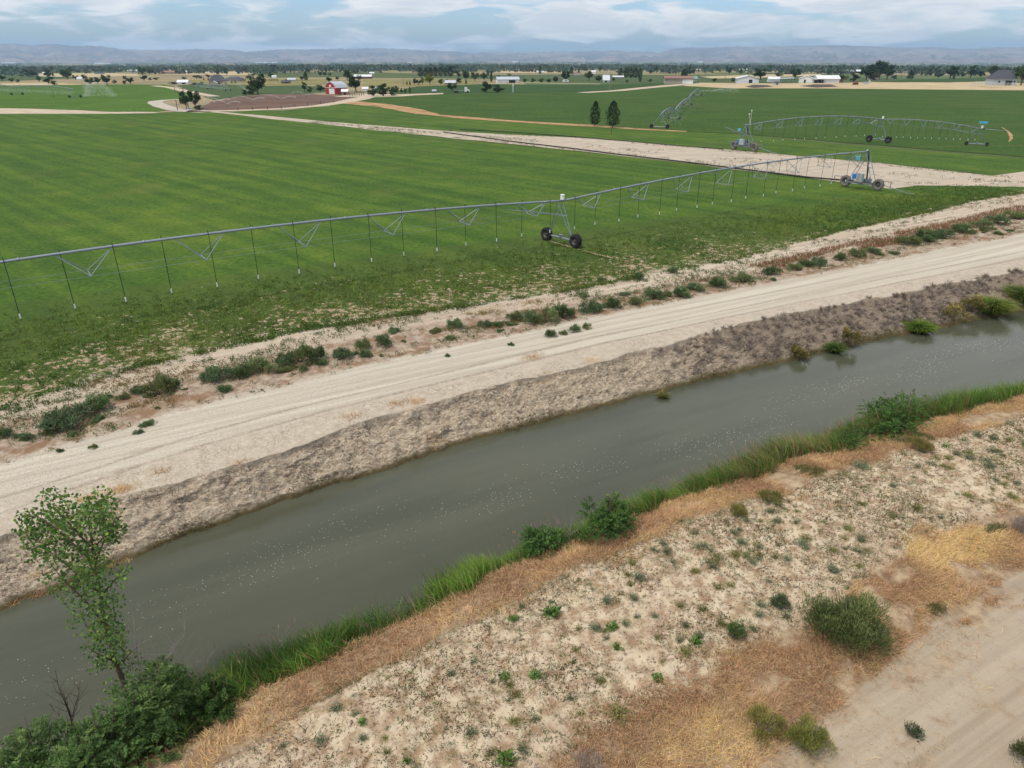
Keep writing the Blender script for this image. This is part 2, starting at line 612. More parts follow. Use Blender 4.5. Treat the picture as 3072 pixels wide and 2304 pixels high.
def zground(u, v, s):
    z = np.interp(s, S_P, Z_P)
    e = lambda a, b, c, d: sst(s, a, b) * (1 - sst(s, c, d))
    sand = e(1.95, 2.15, 2.9, 3.2)
    z = z + sand * ((fbm(u * .9, v * .9, 3, 4) - .5) * .34 + (ridge(u * 1.9, v * 2.6, 9, 3) - .6) * .17 + (fbm(u * 6, v * 6, 21, 2) - .5) * .10)
    bank = e(6.02, 6.2, 6.88, 7.02)
    z = z + bank * ((ridge(u * .5, v * 1.5, 31, 4) - .6) * .26 + (ridge(u * 1.15, v * 5.2 + fbm(u * .8, v, 39) * 2, 37, 4) - .6) * .40 + (fbm(u * 8, v * 11, 41, 3) - .5) * .26)
    z = z - .30 * e(6.82, 6.91, 6.95, 7.02) * sst(vn(u * 1.5, v * .3, 77), .3, .6)
    low = e(.9, 1.1, 1.9, 2.1) + e(2.9, 3.1, 4.6, 5)
    z = z + low * (fbm(u * .9, v * .9, 51, 3) - .5) * .42
    z = z + e(8.9, 9.2, 10.9, 11.2) * ((fbm(u * .8, v * .8, 61, 4) - .5) * .24 + (ridge(u * 3, v * 3, 66, 2) - .6) * .05)
    z = z + e(7., 7.15, 8.9, 9.1) * ((fbm(u * .25, v * 1.6, 71, 3) - .5) * .10)
    z = z - .035 * (np.exp(-((s - 8.28) / .05) ** 2) + np.exp(-((s - 8.62) / .05) ** 2) + np.exp(-((s - 8.0) / .05) ** 2))
    z = z + sst(s, 11, 11.2) * (fbm(u * .5, v * .5, 81, 3) - .5) * .14 * (1 - sst(s, 11.7, 12))
    z = z + (1 - sst(s, .75, 1)) * (fbm(u * .35, v * 1.6, 91, 3) - .5) * .08
    return z


# the lane that the sprinkler carts follow
LW, LN = np.array([-.7220, .6919]), np.array([.6919, .7220])
lane_near = ([-120, 17, 34, 60, 89, 128, 180, 235], [117., 116., 102., 104., 104., 102.8, 102.5, 102.3])
lane_far = ([-120, 19, 39, 63, 93, 124, 170, 217, 235], [121., 122.4, 125.5, 124.8, 122.6, 113.6, 107.5, 105.4, 104.8])


def lane_dist(x, y):
    wv = x * LW[0] + y * LW[1]; nv = x * LN[0] + y * LN[1]
    return np.interp(wv, *lane_near) - nv            # positive on the field side


def steps(a, b, h0, h1):
    r = [a]
    while r[-1] < b:
        r.append(r[-1] + h0 + (h1 - h0) * (r[-1] - a) / (b - a))
    r[-1] = b
    return np.array(r)


ug = np.concatenate([steps(-60, -13, .8, .16)[:-1], steps(-13, 34, .072, .10)[:-1], steps(34, 110, .11, .45)[:-1], steps(110, 260, .6, 4)])
NS = {0: 46, 1: 34, 2: 78, 3: 24, 4: 14, 5: 18, 6: 60, 7: 18, 8: 44, 9: 44, 10: 26, 11: 60}
sg = []
for k in range(12):
    q = np.linspace(0, 1, NS[k], endpoint=False)
    if k == 0: q = 1 - (1 - q) ** 2.2
    if k == 11: q = q ** 1.35
    sg += list(k + q)
sg = np.array(sg + [12.])
Eg = edges_at(ug)
si = np.clip(np.floor(sg).astype(int), 0, 11); sf = (sg - si)[:, None]
Vg = Eg[si] * (1 - sf) + Eg[np.minimum(si + 1, 12)] * sf
Ug = np.broadcast_to(ug[None, :], Vg.shape); Sg = np.broadcast_to(sg[:, None], Vg.shape)
Zg = zground(Ug, Vg, Sg)
bk = sst(Sg, 6.05, 6.2) * (1 - sst(Sg, 6.9, 7.05))
Vd = Vg + bk * (fbm(Ug * 1.4, Zg * 4, 15, 3) - .5) * .28
Xg, Yg = uv2xy(Ug, Vd)
LDg = lane_dist(Xg, Yg)
# right of the field's corner the bare lane takes over
Sm = np.where((Sg > 10.6) & (LDg < 1.0), np.minimum(Sg, 10.6 + np.clip(LDg, 0, 1) * .4), Sg)
bare = np.clip(1.05 - (Vg - Eg[11][None, :]) / (24 + 14 * (vn(Ug * .07, Vg * .02, 5) - .5)), 0, 1) * (1 - .75 * sst(Ug, 45, 75)) * (Sg > 10.9)
bare = np.maximum(bare, .8 * np.exp(-np.clip(LDg, 0, 99) / 3.0) * (Sg > 10.9))
nu = len(ug); ns = len(sg)
Vall = np.stack([Xg, Yg, Zg], -1).reshape(-1, 3)
UVall = np.stack([Ug, Vd, Zg], -1).reshape(-1, 3)

# ground material shared by the strips, driven by the strip coordinate s
g = G('canal_side_ground')
uvp = g.attr('uvp', 'Vector'); s0 = g.attr('s')
j1 = g.noise(uvp, .8, 5, .65); j2 = g.noise(uvp, 5., 3, .6)
s = g.ma('ADD', s0, g.ma('ADD', g.ma('MULTIPLY', g.ma('SUBTRACT', j1, .5), .40), g.ma('MULTIPLY', g.ma('SUBTRACT', j2, .5), .22)))
sh = g.ma('ADD', s0, g.ma('MULTIPLY', g.ma('SUBTRACT', j2, .5), .08))
along = g.noise(g.scale(uvp, (.035, 2.2, 0)), 1.0, 5, .62)
along2 = g.noise(g.scale(uvp, (.25, 9., 0)), 1.0, 3, .6)
clod = g.noise(uvp, 2.2, 7, .68)
grit = g.noise(uvp, 14., 4, .7)
blot = g.noise(uvp, .45, 5, .6)
crk = g.vor(g.n('ShaderNodeVectorMath', operation='ADD').outputs[0], 1)
vm = [x for x in g.t.nodes if x.bl_idname == 'ShaderNodeVectorMath'][-1]
g.set(vm.inputs[0], uvp)
nn = g.n('ShaderNodeTexNoise'); g.set(nn.inputs['Vector'], uvp); nn.inputs['Scale'].default_value = 2.2
g.set(vm.inputs[1], g.scale(nn.outputs['Color'], (.5, .5, .5)))
vo = [x for x in g.t.nodes if x.bl_idname == 'ShaderNodeTexVoronoi'][-1]; vo.inputs['Scale'].default_value = 4.6
crack = g.mr(crk, .0, .07, 1, 0)
lowroad = g.mix(g.mr(along, .3, .7), (.31, .25, .18), (.42, .35, .262))
lowroad = g.mix(g.mr(grit, .58, .72, 0, .6), lowroad, (.24, .19, .14))
straw = g.mix(g.mr(clod, .3, .7), (.21, .135, .08), (.44, .335, .22))
sand = g.mix(g.mr(clod, .36, .60), (.30, .205, .125), (.55, .455, .325))
sand = g.mix(g.mr(grit, .60, .72, 0, .75), sand, (.17, .11, .07))
sand = g.mix(g.ma('MULTIPLY', g.mr(blot, .55, .7), .45), sand, (.29, .19, .125))
reed = g.mix(clod, (.05, .045, .02), (.11, .09, .04))
bcl = g.noise(g.scale(uvp, (.8, 1.8, 1.8)), 4.6, 7, .74)
bankc = g.mix(g.mr(bcl, .40, .58), (.27, .208, .15), (.50, .425, .32))
bankc = g.mix(g.mr(clod, .55, .75, 0, .6), bankc, (.30, .235, .175))
bankc = g.mix(g.mr(grit, .56, .70, 0, .75), bankc, (.13, .095, .07))
sx = g.n('ShaderNodeSeparateXYZ'); g.set(sx.inputs[0], uvp)
ck2 = g.vor(g.scale(vm.outputs[0], (1, 1.9, 1.9)), 5.0)
bankc = g.mix(g.ma('MULTIPLY', g.mr(ck2, .0, .10, 1, 0), g.mr(j1, .35, .6, .2, .8)), bankc, (.13, .095, .068))
gry = g.ma('MULTIPLY', g.mr(g.ma('ADD', sx.outputs[0], g.ma('MULTIPLY', blot, 14)), 30, 44), .8)
bankc = g.mix(gry, bankc, g.mix(clod, (.12, .092, .068), (.25, .20, .155)))
bankc = g.mix(g.mr(sh, 6.02, 6.16, 1, 0), bankc, g.mix(j2, (.055, .042, .02), (.13, .10, .045)))
shoulder = g.mix(g.mr(clod, .3, .7), (.41, .345, .265), (.52, .455, .365))
shoulder = g.mix(g.ma('MULTIPLY', crack, g.mr(blot, .44, .62, .0, .75)), shoulder, (.22, .17, .125))
road = g.mix(g.mr(along, .34, .66), (.44, .385, .305), (.56, .51, .415))
road = g.mix(g.mr(along2, .55, .72, 0, .55), road, (.36, .305, .235))
road = g.mix(g.mr(grit, .66, .78, 0, .4), road, (.3, .24, .18))
for c0, wd, k in ((8.02, .05, .95), (8.28, .04, .7), (8.60, .025, .35), (8.78, .02, .3)):
    d = g.ma('ABSOLUTE', g.ma('SUBTRACT', g.ma('ADD', s0, g.ma('MULTIPLY', g.ma('SUBTRACT', along, .5), .12)), c0))
    road = g.mix(g.ma('MULTIPLY', g.mr(d, 0, wd, 1, 0), g.mr(j2, .3, .6, .3 * k, k)), road, (.27, .22, .165))
verge = g.mix(g.mr(clod, .3, .68), (.22, .15, .105), (.46, .375, .285))
verge = g.mix(g.mr(g.noise(uvp, .6, 5), .5, .62), verge, (.25, .155, .095))
strip = g.mix(g.mr(along, .35, .65), (.40, .32, .24), (.55, .47, .365))
strip = g.mix(g.mr(grit, .55, .68, 0, .7), strip, (.26, .185, .125))
fcol, ffine = field_color(g, g.pos(), g.attr('bare'))
c = lowroad
for e_, col_, wdt, ss in ((1, straw, .08, s), (2, sand, .08, s), (3, straw, .08, s), (4, reed, .1, s), (6, bankc, .02, sh), (7, shoulder, .03, sh),
                          (8, road, .16, s), (9.02, verge, .12, s), (10, strip, .12, s), (11, fcol, .06, s)):
    c = g.mix(g.mr(ss, e_ - wdt, e_ + wdt), c, col_)
hgt = g.ma('ADD', g.ma('MULTIPLY', clod, .6), g.ma('MULTIPLY', grit, .4))
hgt = g.ma('SUBTRACT', hgt, g.ma('MULTIPLY', g.ma('MULTIPLY', crack, .25), g.mr(s0, 6.9, 7.1)))
M['ground_near'] = g.done(g.pbr(c, .95, .12, normal=g.bump(hgt, .75, .09)))

I = np.arange(ns * nu).reshape(ns, nu)
Qall = np.stack([I[:-1, :-1], I[:-1, 1:], I[1:, 1:], I[1:, :-1]], -1)
for name, a, b in (('lower_dirt_road', 0, 1), ('canal_berm', 1, 4), ('canal_bed', 4, 6), ('canal_bank', 6, 7), ('dirt_road', 7, 9),
                   ('road_verge', 9, 11), ('crop_field', 11, 12)):
    i0 = int(np.argmin(np.abs(sg - a))); i1 = int(np.argmin(np.abs(sg - b)))
    q = Qall[i0:i1].reshape(-1, 4)
    lo = i0 * nu; hi = (i1 + 1) * nu
    me = mesh_np(name, Vall[lo:hi], [q - lo], None, True,
                 {'s': ('FLOAT', Sm.reshape(-1)[lo:hi]), 'uvp': ('FLOAT_VECTOR', UVall[lo:hi]), 'bare': ('FLOAT', bare.reshape(-1)[lo:hi])})
    o = link(name, me, M['ground_near']); o['kind'] = 'structure'

# far crop material (same recipe without the worn edge)
g = G('green_crop')
cc, fn = field_color(g, g.pos())
M['crop'] = g.done(g.pbr(cc, .9, .1, normal=g.bump(fn, .6, .15)))

# water of the canal
g = G('canal_water'); p = g.pos()
rip = g.noise(g.rot(p, -(math.pi / 2 - AZ), (.55, 2.0, 1)), 1.6, 5, .6)
murk = g.mix(g.mr(g.noise(g.rot(p, -(math.pi / 2 - AZ), (.06, .5, 1)), 1., 4), .3, .7), (.060, .064, .041), (.082, .086, .058))
M['water'] = g.done(g.pbr(murk, .11, .5, normal=g.bump(rip, .16, .05), IOR=1.33))
uw = np.linspace(-60, 260, 161)
Ew = edges_at(uw)
va = Ew[5] - 1.2; vb = Ew[6] + 1.0
A = np.stack([*uv2xy(uw, va), np.full_like(uw, WL)], -1); B = np.stack([*uv2xy(uw, vb), np.full_like(uw, WL)], -1)
k = np.arange(160)
me = mesh_np('canal_water', np.concatenate([A, B]), [np.stack([k, k + 1, k + 162, k + 161], -1)])
o = link('canal_water', me, M['water']); o['kind'] = 'structure'

# foam flecks drifting in loose ribbons
NF = 16000
fu = rng.uniform(-12, 60, NF); fs = rng.uniform(5.12, 5.85, NF)
fv = v_of(fu, fs)
cen = 5.47 + .10 * np.sin(fu * .16 + 1) + .07 * np.sin(fu * .43)
pr = np.exp(-((fs - cen) / .12) ** 2) * (.25 + .75 * sst(vn(fu * .5, fv * .9, 8), .35, .7)) + .006
ok = rng.random(NF) < pr * .85
fu, fv = fu[ok], fv[ok]
fx, fy = uv2xy(fu, fv); NF = len(fx)
r = rng.uniform(.005, .015, NF) * (1 + np.clip(fu, 0, 60) * .014)
ang = np.arange(6) / 6 * 2 * math.pi
V = np.stack([fx[:, None] + np.cos(ang) * r[:, None] * rng.uniform(.7, 1.5, (NF, 1)), fy[:, None] + np.sin(ang) * r[:, None], np.full((NF, 6), WL + .008)], -1).reshape(-1, 3)
me = mesh_np('foam_flecks', V, [np.arange(NF * 6).reshape(-1, 6)])
o = link('foam_flecks', me, plain('foam', (.50, .51, .46), .8)); o['kind'] = 'stuff'; o['label'] = 'white foam flecks drifting on the canal'

# ------------------------------------------------------------------ far ground
g = G('farmland'); p = g.pos()
pr_ = g.rot(p, math.radians(-28), (.9, .42, 0))
vc = g.vor(pr_, .0052, 'F1', 'Color', 'CHEBYCHEV')
sp = g.n('ShaderNodeSeparateColor'); g.set(sp.inputs[0], vc)
pal = g.ramp(sp.outputs[0], [(0, (.075, .105, .035)), (.22, (.27, .225, .13)), (.4, (.10, .14, .05)), (.52, (.20, .19, .075)), (.66, (.30, .245, .155)), (.8, (.06, .095, .035)), (.92, (.24, .16, .11))])
pal.node.color_ramp.interpolation = 'CONSTANT'
nfar = g.noise(p, .02, 6, .65)
pal = g.mix(g.mr(nfar, .3, .7), g.mix(1., pal, (.75, .78, .75), 'MULTIPLY'), g.mix(1., pal, (1.2, 1.15, 1.1), 'MULTIPLY'))
pal = g.mix(g.mr(g.noise(p, .15, 4), .52, .66, 0, .5), pal, (.13, .12, .055))
M['farm'] = g.done(g.pbr(pal, .95, .1))
ua = np.concatenate([-np.geomspace(14000, 60, 46), np.linspace(-55, 255, 20), np.geomspace(262, 14000, 50)])
vb_ = np.concatenate([[V12 - .5], np.linspace(70, 550, 14), np.geomspace(600, 13500, 46)])
UU, VV = np.meshgrid(ua, vb_)
XX, YY = uv2xy(UU, VV)
ZZ = zt(np.hypot(XX, YY)) - .10
Vf = [np.stack([XX, YY, ZZ], -1).reshape(-1, 3)]
I = np.arange(UU.size).reshape(UU.shape)
Qf = [np.stack([I[:-1, :-1], I[:-1, 1:], I[1:, 1:], I[1:, :-1]], -1).reshape(-1, 4)]
for (a, b) in ((-900, -59.5), (259.5, 1500)):
    n0 = sum(len(x) for x in Vf)
    q = [uv2xy(*t_) for t_ in ((a, -300), (b, -300), (b, V12), (a, V12))]
    Vf.append(np.array([[x, y, -.1] for x, y in q])); Qf.append(np.array([[n0, n0 + 1, n0 + 2, n0 + 3]]))
me = mesh_np('ground', np.concatenate(Vf), Qf, None, False)
o = link('ground', me, M['farm']); o['kind'] = 'structure'


def patch(name, pts, mat, dz, px=True):
    """a draped sheet of ground; pts in photo pixels or metres"""
    q = [PF(*p_) if px else np.array([p_[0], p_[1], zt(math.hypot(*p_[:2]))]) for p_ in pts]
    # roughen the outline a little
    r = []
    for i in range(len(q)):
        a, b = q[i], q[(i + 1) % len(q)]
        L = np.linalg.norm((b - a)[:2]); m = max(1, min(40, int(L / 6)))
        nrm = np.array([-(b - a)[1], (b - a)[0]]) / max(L, 1e-6)
        for k_ in range(m):
            f = k_ / m; c_ = a + (b - a) * f
            if 0 < k_: c_[:2] += nrm * (random.random() - .5) * min(1.2, L / 10)
            c_[2] = zt(math.hypot(c_[0], c_[1])) + dz
            r.append(c_)
    tri = tessellate_polygon([[Vector(v_) for v_ in r]])
    V_ = np.array(r)
    F_ = []
    for t3 in tri:
        a, b, c_ = [V_[i] for i in t3]
        F_.append(t3 if np.cross(b[:2] - a[:2], c_[:2] - a[:2]) > 0 else t3[::-1])
    o_ = link(name, mesh_np(name, V_, [np.array(F_)]), mat); o_['kind'] = 'structure'
    return o_


def ribbon(name, pts, width, mat, dz, px=True):
    q = [PF(*p_)[:2] if px else np.array(p_[:2]) for p_ in pts]
    L_, R_ = [], []
    for i in range(len(q)):
        d = q[min(i + 1, len(q) - 1)] - q[max(i - 1, 0)]
        n_ = np.array([-d[1], d[0]]) / max(np.linalg.norm(d), 1e-6)
        wv_ = (width[i] if hasattr(width, '__len__') else width) * (1 + .2 * (random.random() - .5)) / 2
        L_.append(q[i] + n_ * wv_); R_.append(q[i] - n_ * wv_)
    V_ = np.array([[*a, zt(np.hypot(*a)) + dz] for a in R_ + L_]); m = len(q); k_ = np.arange(m - 1)
    o_ = link(name, mesh_np(name, V_, [np.stack([k_, k_ + 1, k_ + m + 1, k_ + m], -1)]), mat); o_['kind'] = 'structure'
    return o_


M['lane'] = dirt_mat('lane_dirt', (.34, .285, .22), (.455, .385, .30), (.53, .465, .37), .35)
M['track'] = dirt_mat('track_dirt', (.38, .30, .21), (.50, .42, .32), None, .3)
M['gravel'] = dirt_mat('grey_gravel', (.36, .32, .27), (.46, .41, .35), None, .3)
M['orange'] = strip_mat('orange_bank_earth', (.30, .17, .075), (.46, .31, .17), .4, (.22, .12, .055))
M['stubble'] = strip_mat('pale_stubble', (.40, .32, .185), (.50, .405, .25), .12, (.33, .245, .145))
M['brownsoil'] = strip_mat('wet_brown_soil', (.105, .065, .05), (.165, .105, .078), .06, (.085, .06, .055))
M['rut'] = strip_mat('trampled_rut', (.12, .12, .04), (.46, .35, .22), 2.2, (.07, .10, .02))
M['darksoil'] = strip_mat('dark_spoil_earth', (.06, .045, .045), (.11, .085, .075), .3)
M['olive'] = strip_mat('dry_olive_grass', (.17, .155, .055), (.27, .23, .10), .05, (.12, .13, .05))


def crop_mat(name, a, b, c3, ang=-28):
    g_ = G(name); p_ = g_.pos()
    n_ = g_.noise(p_, .06, 4); st_ = g_.noise(g_.rot(p_, math.radians(ang), (.02, .25, 1)), 1., 4)
    f_ = g_.noise(p_, 1.1, 4, .7)
    col_ = g_.mix(g_.mr(n_, .3, .7), a, b)
    col_ = g_.mix(g_.mr(st_, .55, .72, 0, .75), col_, c3)
    col_ = g_.mix(g_.mr(f_, .3, .7), g_.mix(1., col_, (.62, .68, .62), 'MULTIPLY'), g_.mix(1., col_, (1.28, 1.2, 1.1), 'MULTIPLY'))
    return g_.done(g_.pbr(col_, .9, .1, normal=g_.bump(f_, .6, .3)))


M['corn'] = crop_mat('corn_crop', (.036, .080, .012), (.050, .098, .014), (.105, .112, .040), -4)
M['bright'] = crop_mat('bright_green_crop', (.055, .118, .014), (.078, .150, .018), (.045, .095, .014))
M['darkcrop'] = crop_mat('dark_green_crop', (.030, .070, .018), (.042, .085, .022), (.028, .062, .018))
M['bluecrop'] = crop_mat('dull_green_crop', (.050, .090, .032), (.065, .105, .04), (.09, .115, .045))

# main field beyond the worked edge
fp = [uv2xy(-400, V12 - .6), uv2xy(-60, V12 - .6), uv2xy(60, V12 - .6)]
cx = [uv2xy(u_, V12 - .6) for u_ in np.linspace(60, 110, 51)]
fp = [uv2xy(-260, V12 - .6)] + [c_ for c_ in cx if lane_dist(*c_) > 0][-1:]
for w_ in (60, 89, 128, 180, 235):
    n_ = np.interp(w_, *lane_near)
    if (LW * w_ + LN * n_)[1] > fp[-1][1]: fp.append(tuple(LW * w_ + LN * n_))
fp += [tuple(PF(460, 338)[:2]), tuple(PF(300, 341)[:2]), tuple(PF(0, 341)[:2]), tuple(PF(-900, 341)[:2])]
patch('crop_field_beyond', fp, M['crop'], -.045, False).name = 'crop_field'
lp = []
for w_ in (-100, 17, 34, 45, 60, 89, 128, 180, 235): lp.append(tuple(LW * w_ + LN * np.interp(w_, *lane_near)))
for w_ in (235, 217, 170, 124, 93, 63, 39, 19, -100): lp.append(tuple(LW * w_ + LN * np.interp(w_, *lane_far)))
patch('cart_lane', lp, M['lane'], -.015, False)
# the bare corner between the lane and the road at the right
patch('dirt_corner', [uv2xy(88, V12 - 1), uv2xy(255, V12 - 1), tuple(LW * -100 + LN * 119), tuple(LW * 17 + LN * 116.5), tuple(LW * 34 + LN * 102.5)], M['lane'], -.03, False)
patch('corn_field', [(1040, 303), (1093, 305), (1177, 314), (1274, 330), (1320, 343), (1441, 353), (1603, 365), (1765, 374), (1930, 386), (2200, 400), (3072, 470),
                     (3900, 560), (4300, 268), (3072, 272), (2450, 266), (2200, 266), (2060, 258), (1990, 262), (1800, 277), (1400, 280), (1330, 283), (1200, 289), (1100, 292)], M['corn'], -.035)
far_edge = [tuple(LW * w_ + LN * (np.interp(w_, *lane_far) - .3)) for w_ in (-100, 19, 39, 63, 93, 124, 170, 217, 234)]
patch('verge_crop_field', far_edge + [tuple(PF(*q_)[:2]) for q_ in ((850, 331), (960, 320), (1024, 309), (1135, 319), (1246, 340), (1348, 350), (1487, 361), (1672, 373), (1927, 388), (2200, 402), (2600, 440), (3072, 475), (3900, 565))],
      M['crop'], -.04, False)
patch('orange_bank', [(1024, 302), (1093, 305), (1177, 314), (1274, 330), (1320, 344), (1441, 353), (1603, 365), (1765, 374), (1927, 386), (2060, 393), (2060, 395.5), (1927, 389.5), (1672, 374.5), (1487, 362.5), (1348, 352),
                      (1246, 341), (1135, 320), (1024, 310)], M['orange'], .0)
patch('left_green_field', [(-500, 256), (0, 256), (250, 254), (490, 253), (520, 258), (560, 275), (590, 290), (540, 299), (480, 302), (464, 306), (485, 320), (515, 329), (470, 335), (330, 335.5), (260, 331), (0, 324), (-500, 322)], M['bright'], -.03)
patch('dirt_track', [(-500, 323), (0, 324.5), (100, 326), (250, 331), (330, 335.5), (460, 335.5), (480, 337), (460, 339), (300, 341), (150, 341), (0, 341), (-500, 339)], M['track'], -.02)
patch('brown_field', [(585, 329), (640, 303), (720, 290), (800, 283), (870, 281), (960, 284), (1040, 288), (1075, 291), (1030, 303), (950, 315), (850, 324), (730, 330), (610, 332)], M['brownsoil'], -.02)
patch('sprinkled_field', [(530, 256), (600, 252), (740, 255), (760, 259), (900, 256), (985, 262), (985, 275), (930, 281), (800, 281), (720, 289), (640, 300), (600, 285), (560, 268)], M['bluecrop'], -.03)
patch('dark_green_field', [(1180, 275), (1250, 259), (1440, 252), (1700, 254), (2000, 249), (1960, 258), (1760, 276), (1400, 279), (1330, 283), (1200, 283)], M['darkcrop'], -.03)
patch('stubble_field', [(2050, 257), (2100, 248), (2300, 250), (2550, 248), (2900, 246), (2960, 242), (3072, 250), (3600, 250), (3600, 271), (3072, 271), (2450, 265), (2200, 265), (2060, 258)], M['stubble'], -.02)
patch('green_strip', [(2620, 246), (2700, 240), (2960, 233), (2965, 240), (2850, 247), (2700, 247)], M['darkcrop'], .1)
patch('farmyard', [(1000, 290), (1080, 280), (1180, 283), (1330, 279), (1330, 282), (1200, 288), (1100, 291)], M['track'], .0)
patch('dry_pasture', [(540, 240), (760, 236), (985, 238), (990, 252), (900, 256), (760, 258), (740, 255), (600, 252)], M['olive'], -.03)
patch('dry_pasture', [(1090, 238), (1440, 238), (1440, 250), (1250, 257), (1180, 262), (1090, 258)], M['olive'], -.03)
patch('tan_field', [(110, 221), (300, 219), (410, 222), (420, 229), (250, 232), (120, 230)], M['stubble'], .2)
patch('tan_field', [(600, 216), (700, 214), (760, 222), (740, 226), (600, 226), (470, 224)], M['stubble'], .2)
patch('tan_field', [(0, 250), (120, 248), (250, 254), (0, 256)], M['stubble'], -.02)
patch('tan_field', [(2100, 230), (2300, 224), (2460, 222), (2470, 227), (2300, 233), (2140, 236)], M['stubble'], .15)
patch('tan_field', [(1480, 214), (1700, 215), (1690, 221), (1480, 220)], M['stubble'], .3)
patch('dark_spoil', [(2235, 259), (2262, 254), (2300, 255), (2320, 260), (2262, 264)], M['darksoil'], .03)
patch('dark_spoil', [(2400, 258), (2440, 253), (2490, 253), (2515, 260), (2450, 263)], M['darksoil'], .03)
ribbon('gravel_road', [(575, 296), (500, 300), (470, 303.5), (464, 308), (485, 318), (520, 328), (550, 333), (620, 336)], 5, M['gravel'], .005)
ribbon('farm_track', [(463, 257), (509, 262), (555, 273), (643, 289)], 5, M['track'], .0)
ribbon('farm_track', [(560, 334), (700, 332), (850, 326), (960, 317), (1030, 306), (1075, 297), (1100, 291), (1200, 288), (1290, 281)], [6, 6, 6, 6, 7, 8, 7, 5, 4], M['track'], .005)
ribbon('farm_track', [(1745, 278), (1850, 272), (1950, 262), (2040, 254), (2110, 250)], [6, 7, 8, 9, 9], M['track'], .005)
ribbon('farm_track', [(1480, 251), (1560, 247), (1700, 251), (1800, 252)], 6, M['track'], .005)
ribbon('worn_strip', [(3005, 382), (3022, 392), (3032, 405), (3034, 415), (3027, 425)], [.2, .5, .7, .6, .2], M['orange'], .01)
# wheel rut pressed through the crop under the middle tower
for rp_ in ([(1650, 725), (1690, 737), (1715, 744)], [(1735, 750), (1790, 765), (1840, 777)], [(1855, 781), (1900, 792)]):
    ribbon('wheel_rut', rp_, [.18, .34, .18][:len(rp_)], M['rut'], .07)

# mountains
SKY = [(-900, 146), (-500, 140), (-200, 136), (0, 132), (40, 130), (100, 137), (160, 131), (230, 138), (300, 138), (380, 149), (520, 150), (600, 148), (680, 149), (740, 155), (850, 148), (1000, 147),
       (1150, 145), (1300, 151), (1380, 156), (1430, 160), (1440, 155), (1540, 157), (1650, 156), (1655, 152), (1667, 156), (1790, 153), (1860, 153), (1980, 157), (2040, 143), (2100, 143),
       (2190, 140), (2300, 139), (2480, 136), (2600, 138), (2680, 142), (2800, 142), (2880, 146), (3000, 142), (3072, 142), (3400, 140), (4200, 146)]
az_, el_ = [], []
for px_, py_ in SKY:
    dx, dy, dz = ray(px_, py_); az_.append(math.atan2(dx, dy)); el_.append(dz / math.hypot(dx, dy))
aa = np.linspace(az_[0], az_[-1], 900)
R0, R1 = 9300., 14500.
fr = np.concatenate([np.linspace(0, 1, 46), [1.06, 1.15]])
AA, FF = np.meshgrid(aa, fr)
RR = R0 + (R1 - R0) * FF
top = H + R1 * np.interp(aa, az_, el_) + (fbm(aa * 220, aa * 0, 12, 4) - .5) * 26
gul = ridge(AA * 70, FF * 3.2 + fbm(AA * 30, FF * 2, 4) * 1.5, 3, 4)
shape = np.clip(FF, 0, 1) ** 1.5 * (.72 + .28 * sst(FF, .75, 1)) * np.where(FF > 1, 1 - (FF - 1) * 2.5, 1)
ZM = -62 + (top[None, :] + 62) * shape + (gul - .62) * 150 * np.sin(np.clip(FF, 0, 1) * math.pi) ** .8
VM = np.stack([np.sin(AA) * RR, np.cos(AA) * RR, ZM], -1).reshape(-1, 3)
I = np.arange(AA.size).reshape(AA.shape)
g = G('dry_hill_slopes'); p = g.pos()
n_ = g.noise(g.scale(p, (1, 1, 4)), .0011, 8, .62)
hc = g.mix(g.mr(n_, .35, .65), (.105, .08, .07), (.29, .215, .175))
hc = g.mix(g.mr(g.noise(p, .0028, 5), .5, .66, 0, .7), hc, (.07, .065, .05))
M['hill'] = g.done(g.pbr(hc, .95, .1))
me = mesh_np('hills', VM, [np.stack([I[:-1, :-1], I[:-1, 1:], I[1:, 1:], I[1:, :-1]], -1).reshape(-1, 4)], None, True)
o = link('hills', me, M['hill']); o['kind'] = 'structure'

# ------------------------------------------------------------------ irrigation machines


def vec(p): return Vector([float(k) for k in p])


def wheel(name, c, axis, r, wd, parent, tyre, lugs=18):
    """tractor wheel: tyre with lugs, dished rim"""
    c = vec(c); ax = Vector(axis).normalized()
    tb = MB().lathe(c, ax, [(-wd * .42, r * .52), (-wd * .5, r * .66), (-wd * .48, r * .86), (-wd * .34, r * .96), (wd * .34, r * .96), (wd * .48, r * .86), (wd * .5, r * .66), (wd * .42, r * .52)], 24)
    a = ax.cross(Vector((0, 0, 1))).normalized(); b = ax.cross(a)
    for k in range(lugs):
        for sg_ in (-1, 1):
            w_ = 2 * math.pi * (k + (.5 if sg_ > 0 else 0)) / lugs
            rad = a * math.cos(w_) + b * math.sin(w_); tan = ax.cross(rad)
            L_ = (ax * sg_ + tan * .5).normalized(); W_ = rad.cross(L_)
            tb.box(c + rad * r * .965 + ax * sg_ * wd * .23, (wd * .5, r * .09, r * .09), (L_, W_, rad))
    ob = tb.build('wheel', tyre, parent)
    rb = MB().lathe(c, ax, [(-wd * .36, .02), (-wd * .30, r * .22), (-wd * .1, r * .30), (-wd * .40, r * .50), (-wd * .34, r * .54), (wd * .34, r * .54), (wd * .40, r * .50), (wd * .1, r * .30), (wd * .30, r * .22), (wd * .36, .02)], 20)
    rb.build('rim', M['rim'], ob)
    return ob


